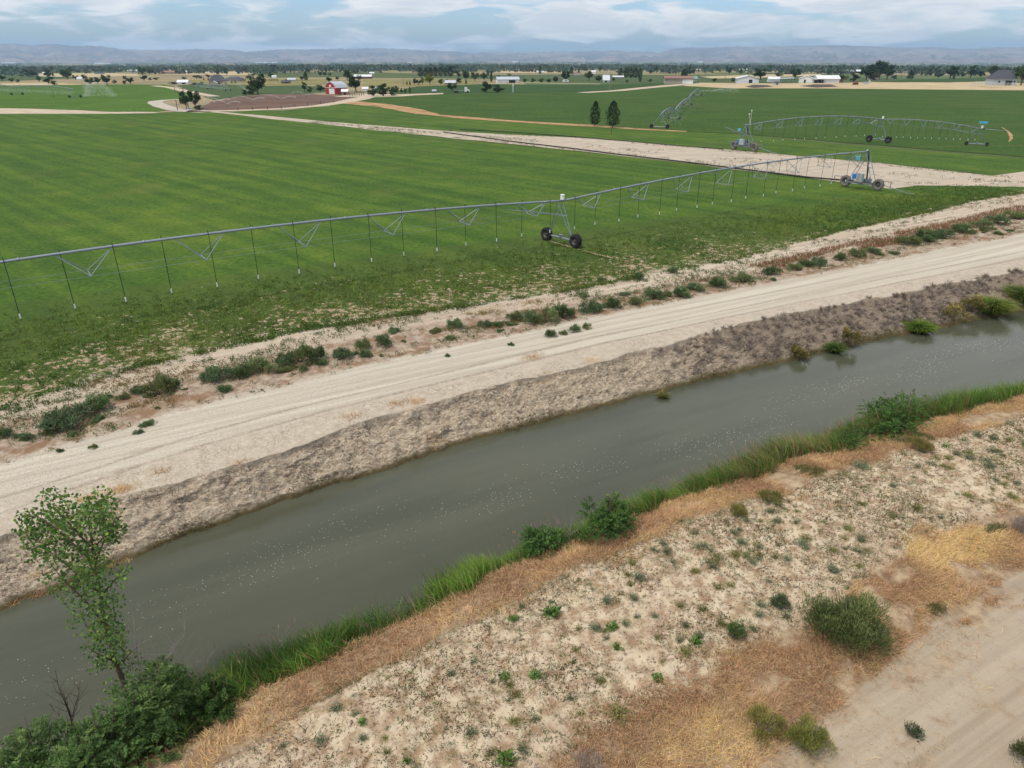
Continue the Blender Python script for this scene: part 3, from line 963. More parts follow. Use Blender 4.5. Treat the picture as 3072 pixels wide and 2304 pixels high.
def span(root, A, B, arch, nb, drops, drop_end, rp=.085, node=1.35, skipd=(), trim=(0, 1)):
    """one bowed pipe span from A to B with its trusses, rods and drop hoses"""
    A = vec(A); B = vec(B)
    hd = (B - A); hd.z = 0; Ls = hd.length; hd.normalize(); sd_ = Vector((-hd.y, hd.x, 0))

    def pt(t_): return A.lerp(B, t_) + Vector((0, 0, 4 * arch * t_ * (1 - t_)))
    mb = MB().path([pt(k / 40) for k in range(41)], rp, 10)
    for k in range(1, 8):
        c_ = pt(k / 8); d_ = (pt(k / 8 + .002) - pt(k / 8 - .002)).normalized()
        mb.tube(c_ - d_ * .04, c_ + d_ * .04, rp * 1.45, n=10)
    mb.build('span_pipe', M['steel'], root, True)
    hw = node * .60; nodes = [[], []]
    for i in range(nb):
        tc = (i + .5) / nb
        half = .225 / nb
        p1, p2 = pt(tc - half), pt(tc + half)
        dn = node * 1.12 * (.5 + .5 * math.sin(math.pi * tc) ** .6)
        n_ = [pt(tc) + sd_ * s_ * hw - Vector((0, 0, dn)) for s_ in (-1, 1)]
        m = MB()
        for q in n_:
            m.tube(p1 - Vector((0, 0, rp)), q, .026, n=5); m.tube(p2 - Vector((0, 0, rp)), q, .026, n=5)
        m.tube(n_[0], n_[1], .030, n=5)
        for q in n_: m.box(q, (.10, .07, .07))
        m.build('truss_brace', M['steel'], root)
        for j in (0, 1): nodes[j].append(n_[j])
    for j, s_ in ((0, -1), (1, 1)):
        MB().path([pt(.035)] + nodes[j] + [pt(.965)], .011, 4).build('truss_rod', M['steel'], root)
    for k in range(drops):
        t_ = (k + .5) / drops
        if not trim[0] <= t_ <= trim[1] or k in skipd: continue
        c_ = pt(t_); s_ = sd_ * (.14 if k % 2 else -.14)
        gz = float(drop_end)
        sway = hd * random.uniform(-.04, .04)
        loop = [c_ + Vector((0, 0, rp * .9)), c_ + s_ * .5 + Vector((0, 0, rp + .16)), c_ + s_ + Vector((0, 0, rp + .02)), c_ + s_ - Vector((0, 0, .35))]
        hb_ = MB().path(loop + [Vector((c_.x, c_.y, gz + .42)) + s_ + sway], .021, 5)
        e_ = Vector((c_.x, c_.y, gz)) + s_ + sway
        hb_.tube(e_ + Vector((0, 0, .14)), e_ - Vector((0, 0, .06)), .022, .014, 5)
        h_ = hb_.build('drop_hose', M['hose'], root)
        MB().tube(e_ + Vector((0, 0, .40)), e_ + Vector((0, 0, .12)), .043, n=7).build('weight', M['white'], h_)
    return pt, hd, sd_


def tower(root, top, hd, wa, wb, r, wd, tyre, box=True):
    """A-frame drive tower; wa, wb the two wheel ground points"""
    top = vec(top); wa = vec(wa); wb = vec(wb)
    along = (wb - wa).normalized(); ax = Vector((-along.y, along.x, 0))
    za = Vector((0, 0, r * .95))
    m = MB().tube(wa + za + along * .2, wb + za - along * .2, .085, n=8)
    m.box((wa + wb) / 2 + za + Vector((0, 0, .16)), (.34, .26, .28))
    m.build('base_beam', M['steel'], root)
    for q, sg_ in ((wa, 1), (wb, -1)):
        foot = q + za + along * sg_ * .35
        for k in (-1, 1):
            topk = top + hd * k * .55 - Vector((0, 0, .12)) if k < 0 else top + hd * .05 - Vector((0, 0, .14))
            m = MB().path([foot, topk], .035, 6)
            m.build('leg', M['steel'], root)
        for f_ in (.25, .45, .65):
            m = MB()
            a_ = foot.lerp(top - hd * .55 - Vector((0, 0, .12)), f_); b_ = foot.lerp(top + hd * .05 - Vector((0, 0, .14)), f_)
            m.tube(a_, b_, .018, n=5)
            m.build('ladder_rung', M['steel'], root)
    # stay to the incoming span
    mid = [wa.lerp(top, .62), wb.lerp(top, .62)]
    m = MB()
    for q in mid: m.tube(q + Vector((0, 0, r * .4)), top - hd * 6.2 + Vector((0, 0, -.05)), .026, n=5)
    m.tube(mid[0] + Vector((0, 0, r * .4)), mid[1] + Vector((0, 0, r * .4)), .026, n=5)
    m.build('stay_bars', M['steel'], root)
    if box:
        m = MB().tube(top + Vector((0, 0, .12)), top + Vector((0, 0, .52)), .19, .17, 14); m.tube(top + Vector((0, 0, .52)), top + Vector((0, 0, .56)), .21, .18, 14)
        m.build('control_box', M['white'], root)
        MB().box(top + Vector((0, 0, .03)) + hd * .3, (.45, .22, .16), (hd, ax, Vector((0, 0, 1)))).build('pipe_joint', M['hose'], root)
    for q in (wa, wb):
        wheel('wheel', q + Vector((0, 0, r)) , ax, r, wd, root, tyre)


def cart(root, top, hd, sd_, g0, r, tyre, sc=1.0, hosetop=True, strut=1):
    """four-legged end cart on two big wheels carrying tank, cabinet and hose"""
    top = vec(top); g0 = vec(g0); Zv = Vector((0, 0, 1))
    L = 2.1 * sc; zb = r * 1.0
    wa = g0 - sd_ * L; wb = g0 + sd_ * L
    m = MB()
    for s_ in (-1, 1):
        m.box(g0 + hd * s_ * .62 * sc + Zv * zb, (2 * L * .8, .13, .16), (sd_, hd, Zv))
    for s_ in (-1, -.3, .3, 1): m.box(g0 + sd_ * s_ * L * .72 + Zv * (zb + .15), (.12, 1.4 * sc, .12), (sd_, hd, Zv))
    m.build('cart_frame', M['dull_steel'], root)
    for s_ in (-1, 1):
        for k in (-1, 1):
            MB().tube(g0 + sd_ * s_ * L * .74 + hd * k * .55 * sc + Zv * zb, top + hd * k * .35 * sc - sd_ * 0 - Zv * .1, .045, n=6).build('leg', M['steel'], root)
    m = MB()
    for s_ in (-1, 1):
        a = (g0 + sd_ * s_ * L * .74 + Zv * zb).lerp(top, .5)
        m.tube(a - hd * .5 * sc, a + hd * .5 * sc, .03, n=5)
        m.tube(a, top - hd * 5.2 * sc - Zv * .05, .03, n=5)
        for f_ in (.3, .7):
            b_ = (g0 + sd_ * s_ * L * .74 + Zv * zb).lerp(top, f_)
            m.tube(b_ - hd * (.5 - .2 * f_), b_ + hd * (.5 - .2 * f_), .02, n=5)
    m.build('stay_bars', M['steel'], root)
    for q in (wa, wb): wheel('wheel', q + Zv * r, hd, r, r * .62, root, tyre, 14)
    # tow arms with guide feet at both ends
    for s_ in (-1, 1):
        a = g0 + sd_ * s_ * (L * .8) + Zv * (zb + .55); b_ = g0 + sd_ * s_ * (L + 1.5 * sc) + Zv * (zb + .5)
        m = MB().tube(a, b_, .04, n=5); m.tube(b_, b_ - Zv * .8, .05, n=6); m.tube(a, g0 + sd_ * s_ * L * .8 + Zv * zb, .035, n=5)
        m.build('guide_arm', M['dull_steel'], root)
    tk = MB().bbox(g0 - sd_ * .55 * sc + Zv * (zb + .75) - hd * .1, (1.15 * sc, .85 * sc, .62 * sc), .08, (sd_, hd, Zv)).build('fuel_tank', M['blue'], root)
    MB().tube(g0 - sd_ * .55 * sc + Zv * (zb + 1.05) - hd * .1, g0 - sd_ * .55 * sc + Zv * (zb + 1.15) - hd * .1, .12, n=10).build('filler_cap', M['white'], tk)
    MB().bbox(g0 + sd_ * .05 * sc + Zv * (zb + .72) - hd * .75 * sc, (.85 * sc, .45 * sc, 1.05 * sc), .04, (sd_, hd, Zv)).build('control_cabinet', M['greybox'], root)
    m = MB().box(g0 + sd_ * .7 * sc + Zv * (zb + .38), (.8, .5, .35), (sd_, hd, Zv)); m.tube(g0 + sd_ * .9 * sc + Zv * (zb + .5), g0 + sd_ * .9 * sc + Zv * (zb + .95), .06)
    m.build('engine', M['dull_steel'], root)
    hp = [top - Zv * .05 + sd_ * .12, top - Zv * .6 + sd_ * .22, top.lerp(g0, .5) + sd_ * .45, g0 + sd_ * .55 + Zv * (zb + .5), g0 + sd_ * .3 + Zv * (zb + .15)]
    MB().path(hp, .10 * sc, 8).build('feed_hose', M['hose'], root, True)
    MB().path([top + sd_ * .12 - Zv * .1, top + Zv * .16, top - hd * .4 + Zv * .1], .13 * sc, 8).build('pipe_elbow', M['steel'], root, True)
    MB().bbox(top - hd * .9 * sc - Zv * .75 - sd_ * .6, (.5 * sc, .3 * sc, .45 * sc), .03, (sd_, hd, Zv)).build('switch_box', M['cyan'], root)
    # long strut lying out to the ground
    e_ = g0 + sd_ * strut * (L + 3.6 * sc) + hd * .2 + Zv * .08
    MB().path([g0 + sd_ * strut * L * .8 + Zv * (zb + .25), e_, e_ + sd_ * strut * .7], .05, 6).build('drag_strut', M['steel'], root)


# near machine: left span, middle tower, right span, cart
T1 = np.array([4.45, 63.75])
a_l = math.radians(34.5)
T0 = T1 - 54 * np.array([math.cos(a_l), math.sin(a_l)])
CT1 = np.array([44.9, 93.6])
root = empty('irrigation_machine', (T1[0], T1[1], 0), 0, 'long grey pipe sprinkler machine spanning the near green field to a cart on the lane', 'irrigation machine')
pt, hd, sd_ = span(root, (*T0, 4.2), (*T1, 3.9), .8, 8, 19, 1.15)
tower(root, pt(1), hd, P(1640, 721), P(1726, 743), .60, .50, M['rubber'])
pt2, hd2, sd2 = span(root, (*T1, 3.9), (*CT1, 4.55), .6, 8, 18, 1.1, trim=(0, .96))
sc2 = Vector((P(2549, 550) - P(2638, 561)).tolist()).normalized()
cart(root, pt2(1), hd2, -sc2, (*CT1, 0), .72, M['dusty_rubber'], 1.0, strut=1)

# machine on the far side of the lane
B0 = P(2231, 452)[:2]; B1 = P(2634, 427)[:2]; B2 = P(2932, 438)[:2]
root = empty('irrigation_machine', (B0[0], B0[1], 0), 0, 'bowed two span sprinkler machine beyond the lane, blue tank on its dusty wheeled cart', 'irrigation machine')
ptb, hdb, sdb = span(root, (*B0, 4.3), (*B1, 4.25), 1.0, 7, 13, 1.2, .08, 1.3)
sdc = Vector((P(2199, 450) - P(2262, 456)).tolist()).normalized()
cart(root, ptb(0), hdb, -sdc, (*B0, 0), .80, M['dusty_rubber'], .95, strut=1)
m = MB().tube(ptb(.02), ptb(.02) + Vector((0, 0, 2.3)), .03, .02, 5); m.tube(ptb(.02), ptb(.02) + Vector((-.35, 0, 1.7)), .02, n=5)
m.box(ptb(.02) + Vector((0, 0, 2.35)), (.12, .12, .25)); m.box(ptb(.02) + Vector((-.35, 0, 1.75)), (.14, .14, .25))
m.build('antenna_mast', M['white'], root)
tower(root, ptb(1), hdb, P(2606, 425), P(2663, 429), .62, .45, M['rubber'])
ptc, hdc, sdc_ = span(root, (*B1, 4.25), (*B2, 3.05), .55, 6, 14, .85, .065, 1.0)
tower(root, ptc(1), hdc, P(2898, 435), P(2960, 438), .32, .3, M['rubber'], True)
e_ = ptc(1)
MB().path([e_, e_ + hdc * 2.2 + Vector((0, 0, -.1)), e_ + hdc * 4.6 + Vector((0, 0, -.32))], .05, 8).build('overhang_pipe', M['steel'], root, True)
MB().box(e_ + Vector((0, 0, 1.15)), (1.5, .06, .42), (hdc, sdc_, Vector((0, 0, 1)))).build('name_board', M['cyan'], root)
m = MB().tube(e_ + hdc * .4, e_ + hdc * .4 + Vector((0, 0, 1.0)), .03, n=5); m.tube(e_ - hdc * .4, e_ - hdc * .4 + Vector((0, 0, 1.0)), .03, n=5); m.build('board_post', M['steel'], root)


def droplets(name, c, par, size):
    N = len(c); L_ = LF().leaves(c, rng.normal(size=(N, 3)), size, size * .8, (1, 1, 1))
    me_ = L_.mesh(name)
    off = OFF[par.name] if par is not None else 0
    co_ = np.concatenate(L_.V) - off
    me_.vertices.foreach_set('co', co_.astype(np.float32).ravel()); me_.update()
    o_ = link(name, me_, M['mist'], par)
    return o_


def small_machine(label, towers_px, heights, plume=None, overhang=None, rp=.11):
    pts = [PF(*q) for q in towers_px]
    root_ = empty('irrigation_machine', tuple(pts[0]), 0, label, 'irrigation machine')
    Zv = Vector((0, 0, 1))
    for i in range(len(pts) - 1):
        A = vec(pts[i]) + Zv * heights[i]; B = vec(pts[i + 1]) + Zv * heights[i + 1]
        h_ = (B - A); h_.z = 0; L_ = h_.length; h_.normalize(); s_ = Vector((-h_.y, h_.x, 0))
        ar = heights[i] * .30
        f = lambda t_: A.lerp(B, t_) + Zv * 4 * ar * t_ * (1 - t_)
        MB().path([f(k / 16) for k in range(17)], rp, 6).build('span_pipe', M['steel'], root_, True)
        m_ = MB(); nb = 6; rods = [[], []]
        for b_ in range(nb):
            tc = (b_ + .5) / nb
            for j, sg_ in ((0, -1), (1, 1)):
                q = f(tc) + s_ * sg_ * heights[i] * .14 - Zv * heights[i] * .28
                m_.tube(f(tc - .05), q, .05, n=4); m_.tube(f(tc + .05), q, .05, n=4); rods[j].append(q)
        for j in (0, 1): m_.path([f(.03)] + rods[j] + [f(.97)], .03, 4)
        m_.build('truss_brace', M['steel'], root_)
        for d_ in range(12):
            c_ = f((d_ + .5) / 12)
            MB().tube(c_, Vector((c_.x, c_.y, pts[i][2] + heights[i] * .35)), .028, n=4).build('drop_hose', M['dull_steel'], root_)
    for i, q in enumerate(pts):
        t_ = vec(q) + Zv * heights[i]
        h_ = vec(pts[min(i + 1, len(pts) - 1)]) - vec(pts[max(i - 1, 0)]); h_.z = 0; h_.normalize(); s_ = Vector((-h_.y, h_.x, 0))
        if abs(s_.x) < .6: s_ = (s_ + Vector((.9, 0, 0))).normalized()
        w_ = heights[i] * .62
        for sg_ in (-1, 1):
            ft = vec(q) + s_ * sg_ * w_
            MB().tube(ft + Zv * .3, t_, .06, n=5).build('leg', M['steel'], root_)
            MB().lathe(ft + Zv * heights[i] * .15, Vector((-s_.y, s_.x, 0)), [(-.2, .1), (-.24, heights[i] * .15), (.24, heights[i] * .15), (.2, .1)], 12).build('wheel', M['rubber'], root_)
        MB().tube(vec(q) - s_ * w_ + Zv * .35, vec(q) + s_ * w_ + Zv * .35, .08, n=5).build('base_beam', M['dull_steel'], root_)
    return root_, pts


rC, pC = small_machine('distant running sprinkler machine climbing the corn field at the right of two trees', [(1978, 385), (2022, 358), (2062, 316), (2092, 287)], [3.0, 2.3, 2.2, 2.6])
N = 900
tt = rng.random(N)
seg = np.minimum((tt * 3).astype(int), 2); f_ = tt * 3 - seg
pc = np.array(pC)
c = pc[seg] * (1 - f_[:, None]) + pc[np.minimum(seg + 1, 3)] * f_[:, None] + rng.normal(size=(N, 3)) * np.array([1.6, 1., .4]) + np.array([1.2, 0, .9])
c[:, 2] = np.maximum(c[:, 2], .2)
droplets('water_spray', c, rC, .10)
N = 900
b0 = PF(2098, 284); tt = rng.random(N)
c = b0 + np.stack([tt * 17 + rng.normal(size=N) * .5, rng.normal(size=N) * 1.5, 1.7 + rng.normal(size=N) * .3 * (1 + tt)], -1)
c[:, 2] = np.maximum(c[:, 2], .2)
droplets('water_spray', c, rC, .14)
N = 800
b0 = PF(2132, 278); tt = rng.random(N) ** .8
c = b0 + np.stack([tt * 12, rng.normal(size=N) * .5, .5 + 4.4 * tt - 1.6 * tt ** 2 - rng.random(N) ** 2 * tt * 2.2], -1)
droplets('water_spray', c, rC, .13)

rD, pD = small_machine('far running sprinkler machine in the bright green field at the left, throwing a white plume', [(-95, 281), (52, 285), (226, 293)], [3.2, 3.2, 3.2])
N = 3200; tt = rng.random(N)
pd = np.array(pD)
seg = np.minimum((tt * 2).astype(int), 1); f_ = tt * 2 - seg
c = pd[seg] * (1 - f_[:, None]) + pd[seg + 1] * f_[:, None] + rng.normal(size=(N, 3)) * np.array([.8, 1.5, .45]) + np.array([0, 0, 1.8])
c[:, 2] = np.clip(c[:, 2], .2, 3.2)
droplets('water_spray', c, rD, .13)
N = 3400; b0 = PF(250, 291); tt = rng.random(N); ww = rng.random(N)
side = np.where(rng.random(N) < .6, 1, -.35)
xx = tt * 9 * side; arc = 5.6 * (1 - (tt * 1.15 - .35) ** 2 / .75)
c = b0 + np.stack([4 + xx, rng.normal(size=N) * 1.2, np.maximum(.3, arc * (1 - ww ** 1.6 * .95))], -1)
droplets('water_spray', c, rD, .15)

rE, pE = small_machine('small far sprinkler line watering the dull green field near the grey house', [(588, 262), (630, 267), (684, 272)], [1.8, 1.8, 1.8], rp=.09)
N = 900; tt = rng.random(N)
pe = np.array(pE); seg = np.minimum((tt * 2).astype(int), 1); f_ = tt * 2 - seg
c = pe[seg] * (1 - f_[:, None]) + pe[seg + 1] * f_[:, None] + rng.normal(size=(N, 3)) * np.array([1.2, 2, .3]) + np.array([0, 0, .9])
c[:, 2] = np.maximum(c[:, 2], .2)
droplets('water_spray', c, rE, .14)
N = 1300; b0 = PF(694, 272); tt = rng.random(N)
c = b0 + np.stack([(tt * 1.4 - .4) * 7 + rng.normal(size=N) * .6, rng.normal(size=N), np.maximum(.2, 8 * (1 - (tt * 1.4 - .35) ** 2) * (.35 + .65 * rng.random(N)))], -1)
c[:, 0] += -.3 * (c[:, 2] - 3)
droplets('water_spray', c, rE, .15)

# drag hoses along the lane
for name, pts, lab in (('drag_hose', [(1330, 396), (1536, 424), (1700, 443), (1850, 462), (2050, 485), (2250, 510), (2420, 531), (2540, 541)], 'long black drag hose lying on the near side of the lane up to the cart'),
                       ('drag_hose', [(1380, 388), (1536, 396), (1700, 408), (1870, 422), (2050, 438), (2170, 447)], 'thin black drag hose lying along the far edge of the lane')):
    q = [vec(P(x, y, .1)) for x, y in pts]
    o = MB().path(q, .10 if 'near' in lab else .08, 6).build(name, M['hose'], None, True)
    tag(o, lab, 'hose', 'drag hoses on the lane')

# upright sprinklers on the brown field
g_ = 'sprinklers on the brown field'
for i, (px, py, hh, dl, dr, lab) in enumerate(((664, 313, 1.0, 7, 3, 'riser sprinkler nearest the bushes by the parked white car'), (683, 321, .9, 5, 4, 'riser sprinkler lowest on the brown field, near the car'),
                                            (760, 309, 1., 8, 4, 'riser sprinkler in the middle of the brown field'), (846, 305, 1., 8, 5, 'riser sprinkler right of the middle of the brown field'), (920, 293, 1., 7, 7, 'riser sprinkler at the barn end of the brown field'))):
    p = PF(px, py)
    r_ = empty('field_sprinkler', tuple(p), 0, lab, 'sprinkler', g_)
    MB().tube(p, p + np.array([0, 0, hh]), .06, n=5).build('riser', M['dull_steel'], r_)
    for sgn, dd in ((-1, dl), (1, dr)):
        N = 260; tt = rng.random(N)
        c = p + np.stack([sgn * tt * dd, tt * dd * .3 + rng.normal(size=N) * .12, hh + 2.6 * tt * (1.15 - tt) * (1.3 if sgn < 0 else .9) + rng.normal(size=N) * .05 * (1 + 3 * tt)], -1)
        droplets('water_jet', c, r_, .12)

# ------------------------------------------------------------------ plants near the camera
GREENS = {'dark': (.085, .135, .058), 'mid': (.044, .085, .018), 'fresh': (.062, .125, .018), 'grey': (.075, .095, .058), 'olive': (.075, .088, .030), 'lime': (.125, .150, .035),
          'straw': (.70, .485, .25), 'rust': (.54, .34, .19), 'gold': (.82, .60, .29), 'twig': (.17, .145, .13)}


def vary(base, N, v=.3, hue=.12):
    b = np.array(base)
    k = 1 + rng.uniform(-v, v, (N, 1))
    return np.clip(b * k * (1 + rng.uniform(-hue, hue, (N, 3))), 0, 1)


def lobes(R, Hh, n):
    """n lobes making an uneven dome of radius R and height Hh"""
    L_ = []
    for k in range(n):
        a = rng.uniform(0, 2 * math.pi); q = math.sqrt(rng.random()) * .62
        hh = Hh * (1 - .55 * q ** 1.5) * rng.uniform(.62, 1.12)
        L_.append((math.cos(a) * q * R * 1.1, math.sin(a) * q * R * 1.1, hh, R * rng.uniform(.26, .50)))
    return L_


def shrub_lf(R, Hh, n, nl, ll, lw, col, up=.5, col2=None, stems=8, low=.0, lean=None):
    """dense shrub: leaves through the outer shell of uneven lobes"""
    lf = LF(); Lb = lobes(R, Hh, n)
    per = nl // len(Lb)
    for (x, y, h_, rr) in Lb:
        d = unit(rng.normal(size=(per, 3))); d[:, 2] = np.abs(d[:, 2]) * 1.0 - .25
        ph = rng.uniform(0, 9)
        rad = rng.random(per) ** .42 * (.66 + .62 * vn(d[:, 0] * 3.2 + ph, d[:, 1] * 3.2 + d[:, 2] * 2.6 - ph, 3)) * np.where(rng.random(per) < .06, 1.25, 1.)
        sc_ = np.array([rr, rr, max(h_ * .55, rr * .5)])
        c = np.array([x, y, h_ - sc_[2]]) + d * rad[:, None] * sc_
        ok = c[:, 2] > low
        c = c[ok]; d = d[ok]; m = len(c)
        cc = vary(col, m, .32)
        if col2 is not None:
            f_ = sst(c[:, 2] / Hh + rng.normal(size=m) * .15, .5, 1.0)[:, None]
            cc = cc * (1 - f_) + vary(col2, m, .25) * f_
        dirs = d * .8 + np.array([0, 0, up]) + rng.normal(size=(m, 3)) * .35
        lf.leaves(c, dirs, rng.uniform(.6, 1.3, m) * ll, rng.uniform(.7, 1.3, m) * lw, cc, .1)
    # low skirt of leaves
    m = per
    a = rng.uniform(0, 2 * math.pi, m); q = np.sqrt(rng.random(m)) * R * .95
    c = np.stack([np.cos(a) * q, np.sin(a) * q, rng.random(m) * Hh * .4 * (1 - .5 * q / R)], -1)
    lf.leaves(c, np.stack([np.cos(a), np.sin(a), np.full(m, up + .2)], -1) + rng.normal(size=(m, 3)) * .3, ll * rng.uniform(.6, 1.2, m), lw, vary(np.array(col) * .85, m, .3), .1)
    # stems
    m = stems
    a = rng.uniform(0, 2 * math.pi, m); q = rng.random(m) * .7 * R
    e = np.stack([np.cos(a) * q, np.sin(a) * q, Hh * rng.uniform(.6, 1., m)], -1)
    lf.blades(np.stack([np.cos(a), np.sin(a), a * 0], -1) * .08 * R, e, rng.normal(size=(m, 3)) * .1, np.linalg.norm(e, axis=1), .02 + .012 * R, vary((.12, .09, .06), m))
    return lf


def ground_at(px, py, z0=0.0):
    p = P(px, py, z0)
    for _ in range(4):
        u, v = xy2uv(p[0], p[1]); s_ = s_of([u], [v])[0]
        if s_ >= 12: break
        z = float(zground(np.array([u]), np.array([v]), np.array([s_]))[0])
        p = P(px, py, max(z, WL))
    return p


S_ = 3072 / 2212
# kochia bushes along the far side of the road; a few shared meshes
kmesh = []
for i in range(6):
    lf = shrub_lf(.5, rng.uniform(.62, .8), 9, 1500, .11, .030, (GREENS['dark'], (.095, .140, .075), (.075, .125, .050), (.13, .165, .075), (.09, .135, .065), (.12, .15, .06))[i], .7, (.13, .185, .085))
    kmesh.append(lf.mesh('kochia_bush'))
kloc = [(10, 945, 40, 30), (150, 918, 120, 55), (212, 882, 62, 36), (265, 862, 32, 18), (303, 848, 30, 16), (345, 853, 66, 55), (377, 836, 38, 24), (470, 822, 75, 42), (518, 817, 52, 36), (566, 802, 72, 38), (612, 790, 48, 32), (650, 783, 66, 50), (690, 776, 46, 38),
        (740, 775, 46, 36), (790, 771, 34, 20), (781, 754, 40, 30), (832, 745, 44, 28), (940, 718, 28, 14), (985, 706, 44, 22), (1048, 703, 36, 16), (1074, 706, 30, 15), (1110, 690, 40, 22), (1150, 697, 44, 30), (1180, 697, 62, 42), (1217, 687, 54, 40), (1275, 673, 58, 32),
        (1326, 665, 46, 26), (1372, 656, 36, 20), (1412, 645, 50, 26), (1436, 640, 30, 16), (1470, 640, 54, 26), (1500, 627, 46, 22), (1550, 620, 46, 24), (1600, 609, 54, 24), (1668, 593, 40, 20), (1714, 581, 34, 18), (1742, 575, 34, 18), (1768, 574, 34, 28), (1815, 561, 36, 18),
        (1848, 553, 50, 22), (1885, 546, 38, 15), (1958, 526, 56, 22), (1998, 518, 66, 26), (2036, 512, 50, 24), (2078, 502, 50, 22), (2118, 491, 50, 22), (2150, 482, 54, 22), (2190, 471, 46, 20),
        (320, 918, 40, 14), (300, 935, 24, 12), (160, 942, 30, 14), (100, 938, 34, 16), (62, 950, 30, 16), (200, 968, 22, 12), (130, 976, 18, 12), (967, 770, 14, 10), (1190, 727, 30, 18), (1216, 723, 22, 14), (1240, 716, 30, 18), (1268, 710, 24, 16), (1104, 746, 16, 10), (1670, 606, 16, 10),
        (1380, 602, 30, 18), (1260, 642, 26, 14), (1450, 590, 30, 16), (1300, 610, 24, 14)]
for i, (x, y, w_, h_) in enumerate(kloc):
    p = ground_at(x * S_, y * S_)
    k = mpp(p) * S_
    lab = 'dense dark green bush growing in the weedy strip between road and field' if w_ > 33 else 'small dark green weed tuft beside the far edge of the dirt road'
    o = link('roadside_bush', kmesh[i % 6], None if kmesh[i % 6].materials else M['leaf'])
    o.location = (p[0], p[1], p[2] - .03); o.rotation_euler = (0, 0, rng.uniform(0, 6.28))
    o.scale = (w_ * k * 1.05, w_ * k * 1.05 * rng.uniform(.8, 1.1), h_ * k / .62)
    tag(o, lab, 'bush', 'dark green bushes along the road' if w_ > 33 else 'small weed tufts along the road')

cnt = 0
while cnt < 60:
    u = rng.uniform(-8, 100); s_ = 9.55 + rng.normal() * .22
    if s_ < 9.15 or s_ > 10.2: continue
    if vn(u * .16, 3.3, 23) < .4: continue
    v = v_of([u], [s_])[0]; x, y = uv2xy(u, v); z = float(zground(np.array([u]), np.array([v]), np.array([s_]))[0])
    o = link('roadside_bush', kmesh[int(rng.integers(6))]); sc_ = rng.uniform(.35, 1.0) * (1 + .004 * max(u, 0))
    o.location = (x, y, z - .03); o.rotation_euler = (0, 0, rng.uniform(0, 6.28)); o.scale = (sc_ * rng.uniform(.9, 1.5), sc_ * rng.uniform(.8, 1.2), sc_ * rng.uniform(.35, .75))
    tag(o, 'small dark green weed tuft beside the far edge of the dirt road', 'bush', 'small weed tufts along the road')
    cnt += 1

# weeds on the sandy berm
wm = []
for i in range(8):
    lf = LF(); kind = i % 4; m = (260, 200, 340, 80)[kind]
    a = rng.uniform(0, 2 * math.pi, m); el = rng.uniform(.15, 1.2, m); q = rng.random(m) ** .95
    d = np.stack([np.cos(a) * np.cos(el), np.sin(a) * np.cos(el), np.sin(el)], -1)
    R_ = .5
    c = d * (q * R_)[:, None]; c[:, 2] *= (.8, .55, .9, 1.2)[kind]
    col = ((.150, .185, .115), (.165, .180, .065), (.130, .165, .10), (.085, .165, .040))[kind]
    lf.leaves(c, d + rng.normal(size=(m, 3)) * .4, (.14, .12, .12, .26)[kind], (.035, .03, .025, .11)[kind], vary(col, m, .35), .12)
    lf.blades(np.zeros((12, 3)), unit(np.stack([np.cos(a[:12]), np.sin(a[:12]), .6 + el[:12]], -1)), rng.normal(size=(12, 3)) * .2, R_ * .9, .02, vary((.10, .09, .05), 12))
    lf.leaves(rng.normal(size=(50, 3)) * np.array([.10, .10, .0]) + np.array([0, 0, .05]) + rng.random((50, 3)) * np.array([0, 0, .12]), rng.normal(size=(50, 3)) + np.array([0, 0, .8]), .13, .045, vary(col, 50, .3), .1)
    wm.append(lf.mesh('berm_weed'))
wl = [(1190, 1325, 55, 3), (1155, 1462, 36, 3), (1440, 1195, 38, 2), (1415, 1192, 32, 0), (1685, 1308, 46, 2), (1540, 1228, 36, 2), (975, 1458, 32, 0), (783, 1562, 26, 3), (1420, 1472, 34, 3), (1335, 1545, 70, 1), (1480, 1410, 55, 1), (1380, 1250, 44, 0), (1640, 1330, 34, 0),
      (1520, 1180, 34, 2), (1590, 1200, 40, 1), (1740, 1165, 40, 1), (1700, 1210, 36, 2), (1640, 1200, 36, 1), (1860, 1170, 38, 2), (1800, 1190, 38, 1), (1980, 1100, 40, 1), (1860, 1010, 46, 0), (1245, 1405, 30, 1), (1100, 1480, 40, 1), (1350, 1350, 36, 2),
      (1250, 1360, 30, 1), (880, 1645, 26, 3), (1060, 1630, 44, 1), (1090, 1650, 60, 3), (1310, 1300, 36, 0), (1470, 1310, 34, 1), (1600, 1110, 34, 0), (1720, 1130, 32, 2)]
nW = 0
wgrp = {0: ('grey green weed on the bare sandy berm', 'grey green weeds on the sandy berm'), 1: ('sparse olive green weed on the bare sandy berm', 'olive weeds on the sandy berm'),
        2: ('bluish green bushy weed on the bare sandy berm', 'bushy weeds on the sandy berm'), 3: ('bright green broad leaved weed on the bare sandy berm', 'broad leaved weeds on the sandy berm')}


def weed(p, size, kind, i):
    me_ = wm[(kind + 4 * (i % 2)) % 8]
    o_ = link('berm_weed', me_, None if me_.materials else M['leaf'])
    o_.location = p; o_.rotation_euler = (rng.normal() * .1, rng.normal() * .1, rng.uniform(0, 6.28)); o_.scale = (size, size, size * rng.uniform(.7, 1.05))
    tag(o_, wgrp[kind][0], 'weed', wgrp[kind][1])


